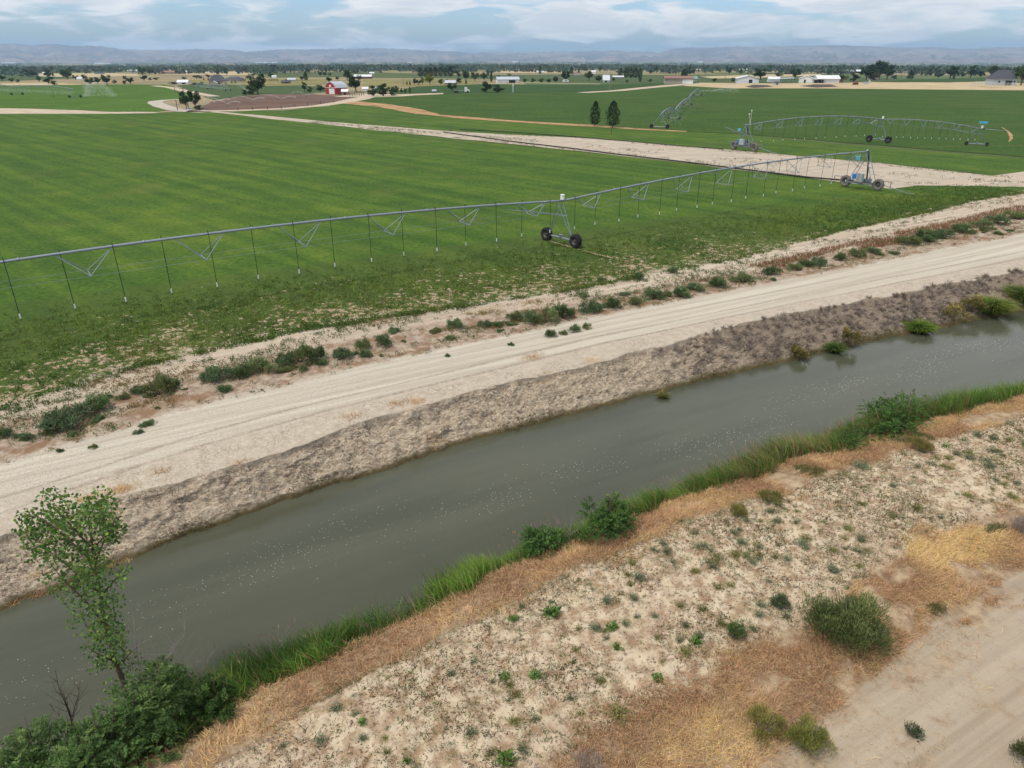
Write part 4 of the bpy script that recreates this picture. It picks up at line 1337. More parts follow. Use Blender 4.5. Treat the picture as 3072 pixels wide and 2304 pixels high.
for i, (x, y, w_, kd) in enumerate(wl):
    p = ground_at(x * S_, y * S_); weed(tuple(p), w_ * S_ * mpp(p), kd, i)
cnt = 0
while cnt < 250:
    u = rng.uniform(-1, 46); s_ = rng.uniform(2.06, 2.97)
    v = v_of([u], [s_])[0]
    if vn(u * .35, v * .35, 19) < .38 and rng.random() < .7: continue
    x, y = uv2xy(u, v); z = float(zground(np.array([u]), np.array([v]), np.array([s_]))[0])
    weed((x, y, z - .02), rng.uniform(.22, .55) * (1 + .010 * max(u, 0)), int(rng.choice([0, 0, 1, 1, 2, 3 if rng.random() < .4 else 1])), cnt)
    cnt += 1


def scat(n, u0, u1, s0, s1, dens=None):
    u = rng.uniform(u0, u1, n); s_ = rng.uniform(s0, s1, n); v = v_of(u, s_)
    x, y = uv2xy(u, v)
    keep = np.ones(n, bool) if dens is None else rng.random(n) < dens(u, v, s_)
    u, v, s_, x, y = u[keep], v[keep], s_[keep], x[keep], y[keep]
    return u, v, s_, np.stack([x, y, zground(u, v, s_)], -1)


def stuff(name, lf, mat, label):
    o_ = link(name, lf.mesh(name), mat); o_['kind'] = 'stuff'; o_['label'] = label
    return o_


lf = LF()
u, v, s_, p = scat(5200, -3, 48, 2.0, 3.05, lambda u, v, s: .15 + .85 * sst(fbm(u * .4, v * .4, 193, 4), .42, .58))
m = len(p); k = 12
rr = np.repeat(rng.uniform(.03, .12, m), k)[:, None]
c = np.repeat(p, k, 0) + rng.normal(size=(m * k, 3)) * rr * np.array([1, 1, 0]); c[:, 2] += rng.random(m * k) * rr[:, 0]
tn = rng.random((m, 1)); col = np.repeat(np.where(tn < .55, vary((.150, .185, .110), m, .3), np.where(tn < .85, vary((.175, .18, .065), m, .3), vary((.20, .13, .08), m, .3))), k, 0)
lf.leaves(c, rng.normal(size=(m * k, 3)) * .8 + np.array([0, 0, .8]), .075, .022, col, .1)
stuff('berm_sprouts', lf, M['leaf'], 'countless small sprouts scattered over the sandy berm')

# litter and crumbs on the sand
lf = LF()
u, v, s_, p = scat(34000, -2, 46, 2.0, 3.0, lambda u, v, s: sst(fbm(u * 1.1, v * 1.1, 99, 4), .50, .64))
m = len(p)
d = rng.normal(size=(m, 3)); d[:, 2] = np.abs(d[:, 2]) * .5
lf.blades(p, d, rng.normal(size=(m, 3)) * .4, rng.uniform(.05, .16, m), rng.uniform(.012, .03, m), vary((.20, .125, .075), m, .45))
u, v, s_, p = scat(26000, -2, 46, 2.0, 3.0, lambda u, v, s: sst(fbm(u * .6, v * .6, 57, 3), .45, .62))
m = len(p)
lf.blades(p, np.stack([rng.normal(size=m), rng.normal(size=m), np.full(m, .9)], -1), rng.normal(size=(m, 3)) * .3, rng.uniform(.06, .18, m), rng.uniform(.012, .03, m), vary(GREENS['olive'], m, .4))
stuff('ground_litter', lf, M['dry'], 'dry brown litter and sprouts over the sandy berm')

# cheatgrass on both sides of the berm
lf = LF()


def straw_patch(n, u0, u1, s0, s1, dens, h0, h1, wd=.012):
    u, v, s_, p = scat(n, u0, u1, s0, s1, dens)
    m = len(p)
    fl = fbm(u * .55, v * .55, 133, 3) * 9
    tint = sst(fbm(u * .45, v * .6, 140, 4) + rng.normal(size=m) * .05, .40, .60)[:, None]
    gold = sst(fbm(u * .5 + 9, v * .5, 150, 3), .52, .66)[:, None]
    col = vary(GREENS['rust'], m, .35) * (1 - tint) + vary(GREENS['straw'], m, .3) * tint
    col = col * (1 - gold * tint) + vary(GREENS['gold'], m, .2) * gold * tint
    gr = (vn(u * .7, v * .7, 160) > .86)[:, None]
    col = np.where(gr, vary((.15, .145, .05), m, .3), col)
    lie = np.stack([np.cos(fl), np.sin(fl), 0 * fl], -1)
    d = lie * rng.uniform(.0, .8, (m, 1)) + rng.normal(size=(m, 3)) * .6 + np.array([0, 0, 1.0])
    d[:, 2] = np.abs(d[:, 2])
    lf.blades(p, d, lie * .5 + rng.normal(size=(m, 3)) * .5 + np.array([0, 0, -.4]), rng.uniform(h0, h1, m), wd * rng.uniform(.7, 1.5, m), col, col * 1.12)


edge = lambda u, v, s: np.clip(1.25 * sst(fbm(u * .6, v * .9, 111, 4), .30, .50), 0, 1)
straw_patch(140000, 3, 34, .93, 2.10, lambda u, v, s: np.clip(sst(s + (fbm(u * .8, v * .8, 4, 3) - .5) * .9, .86, 1.1) * (1 - sst(s + (fbm(u * .7, v * .7, 5, 3) - .5) * 1.0, 1.8, 2.1)) * edge(u, v, s) * (.45 + .55 * sst(v, 7, 10)), 0, 1), .10, .36, .0095)
straw_patch(140000, -4, 48, 2.85, 4.25, lambda u, v, s: np.clip(sst(s + (fbm(u * .8, v * .8, 14, 3) - .5) * .9, 2.9, 3.15) * edge(u, v, s + .0) * (.55 + .45 * sst(u, 6, 14)), 0, 1), .10, .36, .011)
stuff('dry_grass', lf, M['dry'], 'golden and rust brown dry grass along both sides of the sandy berm')
# odd tufts of dry grass by the bank top and on the roads
lf = LF()
for (x, y, w_, n_) in ((262, 1058, 60, 380), (190, 1078, 40, 200), (860, 872, 60, 260), (905, 868, 40, 200), (1150, 772, 60, 260), (940, 900, 50, 120), (1180, 808, 50, 120), (520, 1000, 40, 90), (350, 1020, 40, 90), (2140, 1300, 40, 160), (2085, 1345, 30, 120), (60, 1180, 30, 90),
                       (1280, 780, 50, 120), (760, 900, 60, 120), (1150, 655, 90, 300), (1060, 668, 90, 200), (240, 1210, 30, 260), (270, 1205, 30, 160), (30, 1300, 30, 180), (80, 1290, 30, 200), (1430, 840, 20, 60)):
    p0 = ground_at(x * S_, y * S_); k = mpp(p0) * S_ * w_ * .5
    a = rng.normal(size=(n_, 2)) * k * np.array([.55, .3])
    px_, py_ = p0[0] + a[:, 0] * SA - a[:, 1] * CA, p0[1] + a[:, 0] * CA + a[:, 1] * SA
    uu, vv = xy2uv(px_, py_); ss = s_of(uu, vv)
    p = np.stack([px_, py_, zground(uu, vv, ss)], -1)
    lf.blades(p, rng.normal(size=(n_, 3)) * .6 + np.array([0, 0, .8]), rng.normal(size=(n_, 3)) * .4, rng.uniform(.10, .26, n_), .014, vary(GREENS['straw'] if rng.random() < .6 else GREENS['rust'], n_, .3))
stuff('dry_grass', lf, M['dry'], 'scattered orange dry grass tufts beside the road and bank top')
# reddish weeds on the verge towards the right
lf = LF()
u, v, s_, p = scat(16000, 30, 105, 9.75, 10.25, lambda u, v, s: sst(u, 32, 52) * sst(fbm(u * .3, v * .8, 7, 3), .32, .5))
m = len(p)
lf.blades(p, rng.normal(size=(m, 3)) * .4 + np.array([0, 0, 1]), rng.normal(size=(m, 3)) * .3, rng.uniform(.2, .5, m), .03, vary((.24, .125, .06), m, .35))
stuff('dry_grass', lf, M['dry'], 'rusty dry weeds between the road bushes and the field')

lf = LF()
u, v, s_, p = scat(24000, -9, 105, 8.95, 11.25, lambda u, v, s: np.clip(sst(fbm(u * .35, v * .9, 171, 4), .44, .58) * (1 - .5 * np.exp(-((s - 10.35) / .25) ** 2) - .5 * (s < 9.25)) + .03, 0, 1) * np.clip(30 / np.hypot(u + 8, v), .25, 1))
m = len(p); k = 9
c = np.repeat(p, k, 0) + rng.normal(size=(m * k, 3)) * np.array([.10, .10, 0]); c[:, 2] += rng.random(m * k) * .16
tn = sst(fbm(u * .25, v * .5, 172, 3), .45, .6)[:, None]
col = np.repeat(vary((.085, .125, .050), m, .35) * (1 - tn) + vary((.19, .155, .07), m, .35) * tn, k, 0)
lf.leaves(c, rng.normal(size=(m * k, 3)) * .7 + np.array([0, 0, .8]), .13, .045, col, .1)
stuff('verge_weeds', lf, M['leaf'], 'low mixed weeds creeping over the verge between road and field')
# crumbled clods on berm and bank
def clods(name, n, u0, u1, s0, s1, dens, r0, r1, c0, label):
    u, v, s_, p = scat(n, u0, u1, s0, s1, dens)
    m = len(p); r = rng.uniform(r0, r1, (m, 1, 1)) * (1 + .012 * np.clip(u, 0, 60))[:, None, None]
    t_ = np.array([[1, 0, 0], [-1, 0, 0], [0, 1, 0], [0, -1, 0], [0, 0, .8], [0, 0, -.6], [.6, .6, .4], [-.6, .6, .4]], float)[None, :6]
    V_ = p[:, None, :] + t_ * r * rng.uniform(.6, 1.4, (m, 6, 1)) + rng.normal(size=(m, 6, 3)) * r * .2
    f0 = np.array([[0, 2, 4], [2, 1, 4], [1, 3, 4], [3, 0, 4], [2, 0, 5], [1, 2, 5], [3, 1, 5], [0, 3, 5]])
    F_ = (f0[None] + (np.arange(m) * 6)[:, None, None]).reshape(-1, 3)
    C_ = np.repeat(vary(c0, m, .3, .05), 6, 0)
    o_ = link(name, mesh_np(name, V_.reshape(-1, 3), [F_], C_), M['twig']); o_['kind'] = 'stuff'; o_['label'] = label


clods('soil_clods', 26000, -3, 46, 1.98, 3.05, lambda u, v, s: .25 + .75 * sst(fbm(u * .8, v * .8, 181, 3), .4, .6), .012, .050, (.43, .345, .25), 'crumbled pale soil clods over the sandy berm')
clods('bank_crumbs', 14000, -9, 60, 6.1, 6.98, lambda u, v, s: sst(fbm(u * .8, v * 1.2, 182, 3), .38, .56) * (1 - .7 * sst(u, 20, 34)), .014, .048, (.40, .33, .25), 'crumbled soil lumps on the far canal bank')
# reeds and tall grass on the near bank
lf = LF(); seedh = LF()
hmap = lambda u, v: sst(fbm(u * .22, v * .1, 201, 3), .38, .62)
u, v, s_, p = scat(64000, -5, 62, 3.82, 5.06, lambda u, v, s: np.clip((1 - .35 * sst(u, 18, 50)) * np.maximum(.12 + .88 * sst(fbm(u * .5, v * .3, 207, 3), .38, .54), .75 * sst(u, 14, 22)) * sst(s + (fbm(u * .7, v * .7, 24, 3) - .5) * .7, 3.84, 4.1) * (.5 + .5 * sst(fbm(u * .9, v * .9, 25, 3), .3, .5)), 0, 1))
m = len(p)
hh = (.26 + 1.0 * hmap(u, v) * (.55 + .45 * vn(u * 1.1, v * .8, 208)) + .30 * sst(u, 16, 24)) * rng.uniform(.6, 1.15, m)
drift = np.stack([np.cos(fbm(u * .4, v * .4, 26) * 8), np.sin(fbm(u * .4, v * .4, 26) * 8), np.zeros(m)], -1)
mixk = sst(fbm(u * .8, v * .7, 27, 4) + rng.normal(size=m) * .05, .38, .62)[:, None]
col = vary((.040, .085, .018), m, .35) * (1 - mixk) + vary((.088, .155, .028), m, .3) * mixk
brn = (rng.random(m) < .10 + .35 * sst(u, 14, 24) * (1 - sst(u, 30, 36)))[:, None]
col = np.where(brn, vary((.16, .125, .06), m, .3), col)
nrm_ = np.array([-CA, SA, 0])
lf.blades(p, np.array([0, 0, 1.3]) + drift * .25 + nrm_ * .15 + rng.normal(size=(m, 3)) * .28, drift * .4 + nrm_ * .3 + rng.normal(size=(m, 3)) * .35 + np.array([0, 0, -.2]), hh, rng.uniform(.016, .034, m), col, col * 1.25)
stuff('bank_reeds', lf, M['leaf'], 'tall bright green reeds and grass along the near bank')
lf = LF()
u, v, s_, p = scat(1500, -4, 40, 4.3, 5.05, lambda u, v, s: sst(fbm(u * .35, v * .2, 28, 3), .44, .6))
m = len(p); d = unit(np.array([0, 0, 1.6]) + nrm_ * .25 + rng.normal(size=(m, 3)) * .22); L_ = rng.uniform(.9, 1.45, m)
lf.blades(p, d, rng.normal(size=(m, 3)) * .1, L_, .008, vary((.20, .17, .09), m, .3))
q = p + d * L_[:, None]
lf.leaves(q, d + rng.normal(size=(m, 3)) * .15, .17, .030, vary((.36, .22, .17), m, .3))
stuff('seeding_grass', lf, M['dry'], 'thin pinkish seed heads standing over the reeds')

# green wisps at the waterline of the far bank
lf = LF()
u, v, s_, p = scat(16000, -8, 70, 5.97, 6.20, lambda u, v, s: sst(fbm(u * .5, v, 29, 4), .38, .58))
m = len(p)
lf.blades(p, rng.normal(size=(m, 3)) * .5 + np.array([.2, -.4, .6]), rng.normal(size=(m, 3)) * .4 + np.array([0, 0, -.3]), rng.uniform(.08, .30, m), .018, vary((.13, .115, .045), m, .5))
stuff('waterline_weed', lf, M['dry'], 'low olive weed trailing at the foot of the far bank')

# grey dead brush on the far bank
lf = LF()
nb_ = 2300
u, v, s_, p = scat(nb_, 15, 108, 6.10, 7.02, lambda u, v, s: np.clip(sst(u + (fbm(u * .2, v * .6, 35, 3) - .5) * 16, 23, 36), 0, 1) * (.25 + .75 * sst(fbm(u * .35, v * .5, 36, 3), .34, .52)))
for i in range(len(p)):
    k = 44; R_ = rng.uniform(.22, .48)
    a = unit(rng.normal(size=(k, 3))); a[:, 2] = np.abs(a[:, 2]) * .8
    b = p[i] + a * rng.uniform(.0, .5, (k, 1)) * R_
    tone = np.array((.27, .222, .182)) * rng.uniform(.65, 1.2)
    lf.blades(b, a + rng.normal(size=(k, 3)) * .5, rng.normal(size=(k, 3)) * .9, R_ * rng.uniform(.5, 1.1, k), .016 + .00018 * max(u[i], 0), vary(tone, k, .3, .05))
stuff('dead_brush', lf, M['twig'], 'tangled grey dead brush matted on the far bank')

# crop clumps standing over the field edge
lf = LF()
n_ = 60000
u = rng.uniform(-14, 100, n_); s_ = 10.86 + 1.12 * rng.random(n_) ** 1.5; v = v_of(u, s_)
x, y = uv2xy(u, v); ld = lane_dist(x, y)
E11 = np.interp(u, *EDG[11])
br = np.clip(1.05 - (v - E11) / 15, 0, 1) * (1 - .6 * sst(u, 45, 75))
keep = (ld > .6) & (rng.random(n_) < np.clip(1.1 - br * .95 + .9 * (fbm(x * .55, y * .55, 88, 4) - .5), .02, 1)) & (rng.random(n_) < np.clip(40 / np.hypot(x, y), 0, 1) ** 1.5 * (1 - sst(s_, 11.25, 11.98)))
u, v, s_, x, y = u[keep], v[keep], s_[keep], x[keep], y[keep]
p = np.stack([x, y, zground(u, v, s_)], -1)
m = len(p); k = 7
c = np.repeat(p, k, 0); w_ = rng.normal(size=(m * k, 3)) * np.array([.13, .13, .0])
hh = np.repeat(rng.uniform(.10, .30, m), k)
c = c + w_; c[:, 2] += rng.random(m * k) * hh
tn = sst(fbm(x * .15, y * .15, 89, 3), .36, .64)[:, None]
col = np.repeat(vary((.092, .160, .030), m, .3) * (1 - tn) + vary((.145, .200, .038), m, .3) * tn, k, 0)
lf.leaves(c, rng.normal(size=(m * k, 3)) * .6 + np.array([0, 0, .9]), .15, .075, col * rng.uniform(.8, 1.25, (m * k, 1)), .1)
stuff('crop_plants', lf, M['cropleaf'], 'low green crop plants thinning out towards the field edge')
# little weeds along the lane
lf = LF()
n_ = 1700
wv_ = rng.uniform(5, 170, n_); a_ = np.interp(wv_, *lane_near); b_ = np.interp(wv_, *lane_far)
tt = rng.random(n_); tt = np.where(rng.random(n_) < .4, .42 + rng.normal(size=n_) * .10, np.where(rng.random(n_) < .5, rng.random(n_) * .12, 1 - rng.random(n_) * .15))
q = LW[None] * wv_[:, None] + LN[None] * (a_ + (b_ - a_) * tt)[:, None]
keep = rng.random(n_) < sst(fbm(q[:, 0] * .12, q[:, 1] * .12, 44, 3), .35, .6)
q = q[keep]; m = len(q); k = 7
c = np.repeat(np.hstack([q, np.full((m, 1), .02)]), k, 0) + rng.normal(size=(m * k, 3)) * np.array([.22, .22, .0]); c[:, 2] += rng.random(m * k) * .22
lf.leaves(c, rng.normal(size=(m * k, 3)) + np.array([0, 0, .6]), .20, .09, vary((.15, .155, .085), m * k, .4))
stuff('lane_weeds', lf, M['cropleaf'], 'sparse grey green weeds on the pale lane')


# shrubs on the near bank
def frond_shrub(name, label, cat, px, py, wpx, hpx, nfr, col, col2, z0=-.7, fl=.42, leaf=.115, lw=.042, group=None):
    p0 = P(px, py, z0); k = mpp(p0); R_ = wpx * k / 2; Hh = hpx * k * 1.2
    root_ = empty(name, tuple(p0), 0, label, cat, group)
    lf_ = LF(); Lb = lobes(R_, Hh, 11); per = int(nfr * .8) // len(Lb)
    for (x, y, h_, rr) in Lb:
        d = unit(rng.normal(size=(per, 3))); d[:, 2] = np.abs(d[:, 2]) * 1.1 - .35
        rad = rng.uniform(.35, 1, per)
        sc_ = np.array([rr, rr, max(h_ * .55, rr * .6)])
        st = np.array([x, y, h_ - sc_[2]]) + d * rad[:, None] * sc_ * .8
        fd = unit(d + np.array([0, 0, .45]) + rng.normal(size=(per, 3)) * .3)
        side = unit(np.cross(fd, np.array([0, 0, 1.]) + rng.normal(size=(per, 3)) * .2)); shade = rng.uniform(.7, 1.2, (per, 1))
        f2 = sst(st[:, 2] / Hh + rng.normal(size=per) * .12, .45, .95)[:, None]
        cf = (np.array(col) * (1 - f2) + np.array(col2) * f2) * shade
        for j in range(8):
            t_ = (j + 1) / 8.5
            mid = st + fd * fl * t_ + np.array([0, 0, -.35]) * fl * t_ * t_
            wj = math.sin(math.pi * min(1, t_ * .85 + .12))
            for sg_ in (-1, 1):
                ld_ = unit(side * sg_ + fd * .55 + rng.normal(size=(per, 3)) * .12)
                lf_.leaves(mid + ld_ * leaf * .5 * wj, ld_, leaf * wj, lw, cf * (1 + rng.uniform(-.12, .12, (per, 1))), .08)
    V_ = lf_.mesh('foliage'); ok = link('foliage', V_, M['leaf'], root_)
    mb = MB()
    for (x, y, h_, rr) in Lb:
        mb.path([Vector((x * .08, y * .08, -.15)), Vector((x * .5, y * .5, h_ * .45)), Vector((x, y, h_ * .9))], [.022, .015, .007], 5)
    me_ = bpy.data.meshes.new('stem'); me_.from_pydata(mb.v, [], mb.f); link('stem', me_, M['bark'], root_)
    return root_


DK, DK2 = (.070, .130, .042), (.165, .245, .085)
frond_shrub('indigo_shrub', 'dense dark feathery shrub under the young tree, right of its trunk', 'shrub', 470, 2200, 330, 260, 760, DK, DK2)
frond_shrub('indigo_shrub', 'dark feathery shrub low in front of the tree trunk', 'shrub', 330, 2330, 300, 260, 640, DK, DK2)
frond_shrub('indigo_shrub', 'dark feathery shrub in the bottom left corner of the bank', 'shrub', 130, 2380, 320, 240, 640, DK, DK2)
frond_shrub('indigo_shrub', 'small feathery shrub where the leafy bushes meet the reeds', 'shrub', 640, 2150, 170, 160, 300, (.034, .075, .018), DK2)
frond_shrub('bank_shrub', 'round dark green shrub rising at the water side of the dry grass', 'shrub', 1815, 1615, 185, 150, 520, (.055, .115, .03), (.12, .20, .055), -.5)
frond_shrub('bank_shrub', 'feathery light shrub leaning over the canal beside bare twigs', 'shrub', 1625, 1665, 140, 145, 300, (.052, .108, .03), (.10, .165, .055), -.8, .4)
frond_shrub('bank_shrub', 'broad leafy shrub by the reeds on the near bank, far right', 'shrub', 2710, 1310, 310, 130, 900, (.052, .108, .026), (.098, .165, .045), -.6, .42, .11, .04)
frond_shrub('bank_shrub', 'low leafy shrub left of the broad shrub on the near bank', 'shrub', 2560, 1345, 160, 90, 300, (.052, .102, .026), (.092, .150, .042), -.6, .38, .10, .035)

# bare twigs standing among the shrubs


def bare(name, label, px, py, tops, z0=-.7, col='greybark', r0=.018):
    p0 = P(px, py, z0)
    mb = MB()
    for tx, ty in tops:
        e_ = wall_pt(tx, ty, p0[1] + rng.uniform(-.3, .3)); a = vec(p0) + Vector((rng.uniform(-.15, .15), rng.uniform(-.1, .1), 0)); b = vec(e_)
        m1 = a.lerp(b, .4) + Vector((rng.uniform(-.12, .12), rng.uniform(-.1, .1), .05)); m2 = a.lerp(b, .72) + Vector((rng.uniform(-.1, .1), rng.uniform(-.1, .1), 0))
        mb.path([a, m1, m2, b], [r0, r0 * .75, r0 * .5, r0 * .22], 5)
        L_ = (b - a).length
        for q, f_ in ((m1, .35), (m2, .25), (m1.lerp(m2, .5), .3), (m2.lerp(b, .4), .18)):
            for _ in range(2):
                d = ((b - a).normalized() + Vector((rng.normal(), rng.normal() * .6, rng.normal() * .3)) * .6).normalized()
                mid = q + d * L_ * f_ * .5
                mb.path([q, mid, mid + (d + Vector((rng.normal() * .3, 0, .2))).normalized() * L_ * f_ * .5], [r0 * .42, r0 * .3, r0 * .12], 4)
    o_ = mb.build(name, M[col], None)
    return tag(o_, label, 'dead shrub')


bare('bare_twigs', 'dark bare stems standing left of the leafy tree base', 215, 2200, [(165, 2010), (180, 2060), (240, 2040), (235, 2100), (150, 2110)], col='bark')
bare('bare_twigs', 'pale dead branches right of the young tree trunk', 430, 2110, [(400, 1840), (385, 1870), (520, 1930), (545, 1900), (480, 1960), (440, 1990)])
bare('bare_twigs', 'fine dead stems between the leafy shrub and the water', 560, 2110, [(560, 1850), (590, 1960), (640, 1950), (530, 1930)], r0=.010)
bare('bare_twigs', 'grey bare twigs between two shrubs on the near bank', 1710, 1640, [(1660, 1540), (1720, 1550), (1740, 1570), (1680, 1560), (1700, 1590)], r0=.012)


# fine leaved sage and rabbit brush
def brush(name, label, px, py, wpx, hpx, n, col, col2, ll=.11, lw=.014, z0=0.0, up=1.1, stemcol='greybark'):
    p0 = ground_at(px, py); k = mpp(p0); R_ = wpx * k / 2; Hh = hpx * k * .92
    root_ = empty(name, tuple(p0), 0, label, 'bush')
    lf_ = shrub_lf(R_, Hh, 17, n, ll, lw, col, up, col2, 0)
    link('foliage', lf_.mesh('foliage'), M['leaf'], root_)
    mb = MB()
    for _ in range(22):
        a = rng.uniform(0, 6.28); q = rng.uniform(.3, .95) * R_ * .8; h_ = Hh * rng.uniform(.4, .7) * (1 - .4 * (q / R_))
        e_ = Vector((math.cos(a) * q, math.sin(a) * q, h_))
        mb.path([Vector((0, 0, -.05)), e_ * .5 + Vector((0, 0, -.05)), e_], [.022, .014, .005], 4)
    me_ = bpy.data.meshes.new('stem'); me_.from_pydata(mb.v, [], mb.f); link('stem', me_, M[stemcol], root_)
    return root_


brush('sage_bush', 'big round olive green sage bush in the dry grass by the lower road', 2548, 1915, 290, 205, 13000, (.070, .098, .036), (.185, .215, .085), .14, .020)
brush('sage_bush', 'small dark green bush on the sand left of the big sage bush', 2340, 1820, 72, 62, 2600, (.09, .125, .065), (.15, .185, .095), .08, .015)
brush('sage_bush', 'upright green weed bush between the sand and the dry grass', 2205, 1915, 74, 92, 2600, (.085, .13, .05), (.15, .195, .075), .09, .015)
brush('rabbit_bush', 'yellow green rabbit bush at the edge of the lower dirt road', 2420, 2245, 150, 150, 5200, (.14, .155, .045), (.23, .24, .075), .12, .012, up=1.6)
brush('rabbit_bush', 'pale yellow green rabbit bush fading into the dry grass', 2285, 2195, 140, 130, 3800, (.17, .165, .055), (.27, .25, .09), .12, .011, up=1.6)
brush('rabbit_bush', 'dark green bush cut by the right edge beside the lower road', 3090, 2290, 130, 130, 4200, (.075, .095, .036), (.145, .16, .055), .10, .016)
brush('road_weed', 'single small grey green plant in the middle of the lower road', 2743, 2200, 66, 46, 420, (.060, .080, .045), (.09, .11, .06), .09, .022)
brush('dry_bush', 'lavender grey dry bush in the grass at the bottom edge', 1765, 2300, 120, 62, 1500, (.27, .225, .19), (.36, .305, .26), .14, .009, up=1.4)
brush('dry_bush', 'lavender grey dry bush at the right edge above the dry grass', 3070, 1600, 110, 80, 1800, (.25, .21, .185), (.34, .29, .26), .14, .010, up=1.4)
brush('rabbit_bush', 'soft green bush in the dry grass strip by the canal', 2310, 1505, 90, 62, 1900, (.15, .15, .045), (.24, .225, .075), .12, .014, up=1.4)
brush('rabbit_bush', 'low pale green bush in the dry grass strip, nearer the round shrub', 2215, 1545, 80, 46, 1500, (.15, .15, .045), (.24, .225, .075), .12, .014, up=1.4)
brush('rabbit_bush', 'olive bush in the dry grass strip beyond the broad bank shrub', 2760, 1350, 90, 60, 1700, (.16, .15, .05), (.25, .225, .08), .14, .018, up=1.4)


# grass clumps on the far waterline
def clump(name, label, px, py, wpx, hpx, n, col, tip, z0=-1.65):
    p0 = ground_at(px, py - 13, -1.4); p0[2] = max(p0[2], WL) - .05; k = mpp(p0); R_ = wpx * k / 2 * .8; Hh = hpx * k * .85
    a = rng.uniform(0, 6.28, n); q = np.sqrt(rng.random(n)) * R_ * .5
    b = np.stack([np.cos(a) * q, np.sin(a) * q, np.zeros(n)], -1)
    d = np.stack([np.cos(a) * q / R_ * 1.5, np.sin(a) * q / R_ * 1.5, np.full(n, 1.)], -1) + rng.normal(size=(n, 3)) * .22
    lf_ = LF().blades(b, d, np.stack([np.cos(a), np.sin(a), -1.0 + 0 * a], -1) * .75, Hh * rng.uniform(.7, 1.35, n), .05, vary(col, n, .3), vary(tip, n, .2))
    o_ = link(name, lf_.mesh(name), M['leaf']); o_.location = tuple(p0)
    return tag(o_, label, 'grass clump')


clump('reed_clump', 'bright green reed clump standing alone at the far waterline', 2755, 1005, 112, 48, 900, (.060, .105, .015), (.12, .17, .025))
clump('reed_clump', 'tall yellow green reed clump on the far bank near the right edge', 2975, 950, 110, 72, 1100, (.075, .115, .02), (.16, .19, .04))
clump('reed_clump', 'large reed clump at the far bank cut by the right edge', 3065, 920, 100, 80, 1000, (.065, .105, .02), (.15, .18, .04))
clump('reed_clump', 'small green clump under the grey brush at the far waterline', 2502, 1068, 48, 46, 420, (.040, .072, .016), (.085, .11, .03))
clump('reed_clump', 'tiny yellowish clump at the far waterline near the bank middle', 1990, 1205, 40, 26, 220, (.10, .11, .03), (.19, .17, .05))
for (x, y, w_, h_, lab) in ((2395, 1090, 78, 60, 'pale yellow flowering weed under the grey brush, the left one'), (2550, 1035, 60, 60, 'pale yellow flowering weed right of the small green clump'),
                            (2860, 960, 130, 42, 'low yellow flowering weeds between the two bright reed clumps'), (2915, 935, 90, 45, 'yellow flowering weeds at the foot of the tall reed clump')):
    p0 = ground_at(x, y - 14, -1.0); k = mpp(p0)
    lf_ = shrub_lf(w_ * k / 2, h_ * k, 7, 1300, .13, .06, (.12, .11, .04), .6, (.36, .29, .10), 4)
    o = link('flowering_weed', lf_.mesh('flowering_weed'), M['leaf']); o.location = tuple(p0); tag(o, lab, 'weed')

# ------------------------------------------------------------------ young cottonwood on the near bank
pb = P(388, 2105, -.9)
root = empty('cottonwood_tree', tuple(pb), 0, 'young broad leaved tree on the near bank at the left, leaning over the canal', 'tree')
W = lambda x, y, dy=0.0: vec(wall_pt(x, y, pb[1] + dy))
mb = MB()
mb.path([vec(pb) - Vector((0, 0, .3)), W(368, 2040), W(345, 1985, .1), W(318, 1880, .1), W(300, 1780, .15), W(284, 1690, .1), W(272, 1600, .1), W(262, 1535, .1)], [.085, .07, .06, .05, .042, .034, .024, .01], 8)
mb.build('trunk', M['bark'], root, True)
limbs = [[(318, 1880, .1), (255, 1800, -.2), (190, 1740, -.4), (150, 1690, -.5)], [(300, 1780, .15), (200, 1695, .4), (130, 1640, .6), (95, 1590, .7)], [(284, 1690, .1), (190, 1605, -.3), (125, 1555, -.5), (70, 1540, -.6)],
         [(272, 1640, .1), (205, 1570, .1), (150, 1515, 0)], [(284, 1690, .1), (322, 1600, .4), (335, 1525, .6)], [(275, 1650, .1), (335, 1585, -.3), (352, 1540, -.5)], [(335, 1940, .1), (280, 1890, .3), (240, 1850, .5)],
         [(300, 1790, .15), (345, 1740, 0), (372, 1700, -.1)], [(330, 1930, .1), (345, 1850, .4), (335, 1780, .6)], [(350, 2000, .1), (390, 1960, -.2), (420, 1930, -.3)], [(272, 1620, .1), (300, 1560, .3), (300, 1505, .3)], [(345, 1985, .1), (290, 1960, -.3), (250, 1930, -.5)]]
for L_ in limbs:
    MB().path([W(*q) for q in L_], list(np.linspace(.028, .007, len(L_))), 6).build('limb', M['bark'], root, True)
lf = LF()
blobs = [(140, 1575, 62, 120), (78, 1548, 26, 22), (205, 1548, 58, 105), (300, 1545, 55, 120), (338, 1595, 36, 80), (245, 1605, 80, 140), (130, 1640, 58, 95), (205, 1680, 80, 130), (280, 1690, 50, 80), (300, 1750, 62, 100), (220, 1765, 60, 75),
         (322, 1820, 48, 70), (262, 1845, 58, 65), (292, 1920, 50, 50), (342, 1960, 44, 60), (370, 1720, 24, 16), (392, 1990, 40, 44), (345, 2060, 34, 30), (320, 1880, 46, 60), (300, 1980, 40, 36), (350, 1900, 40, 36), (160, 1500, 40, 40), (300, 1505, 40, 50), (90, 1590, 40, 40)]
kpx = mpp(pb)
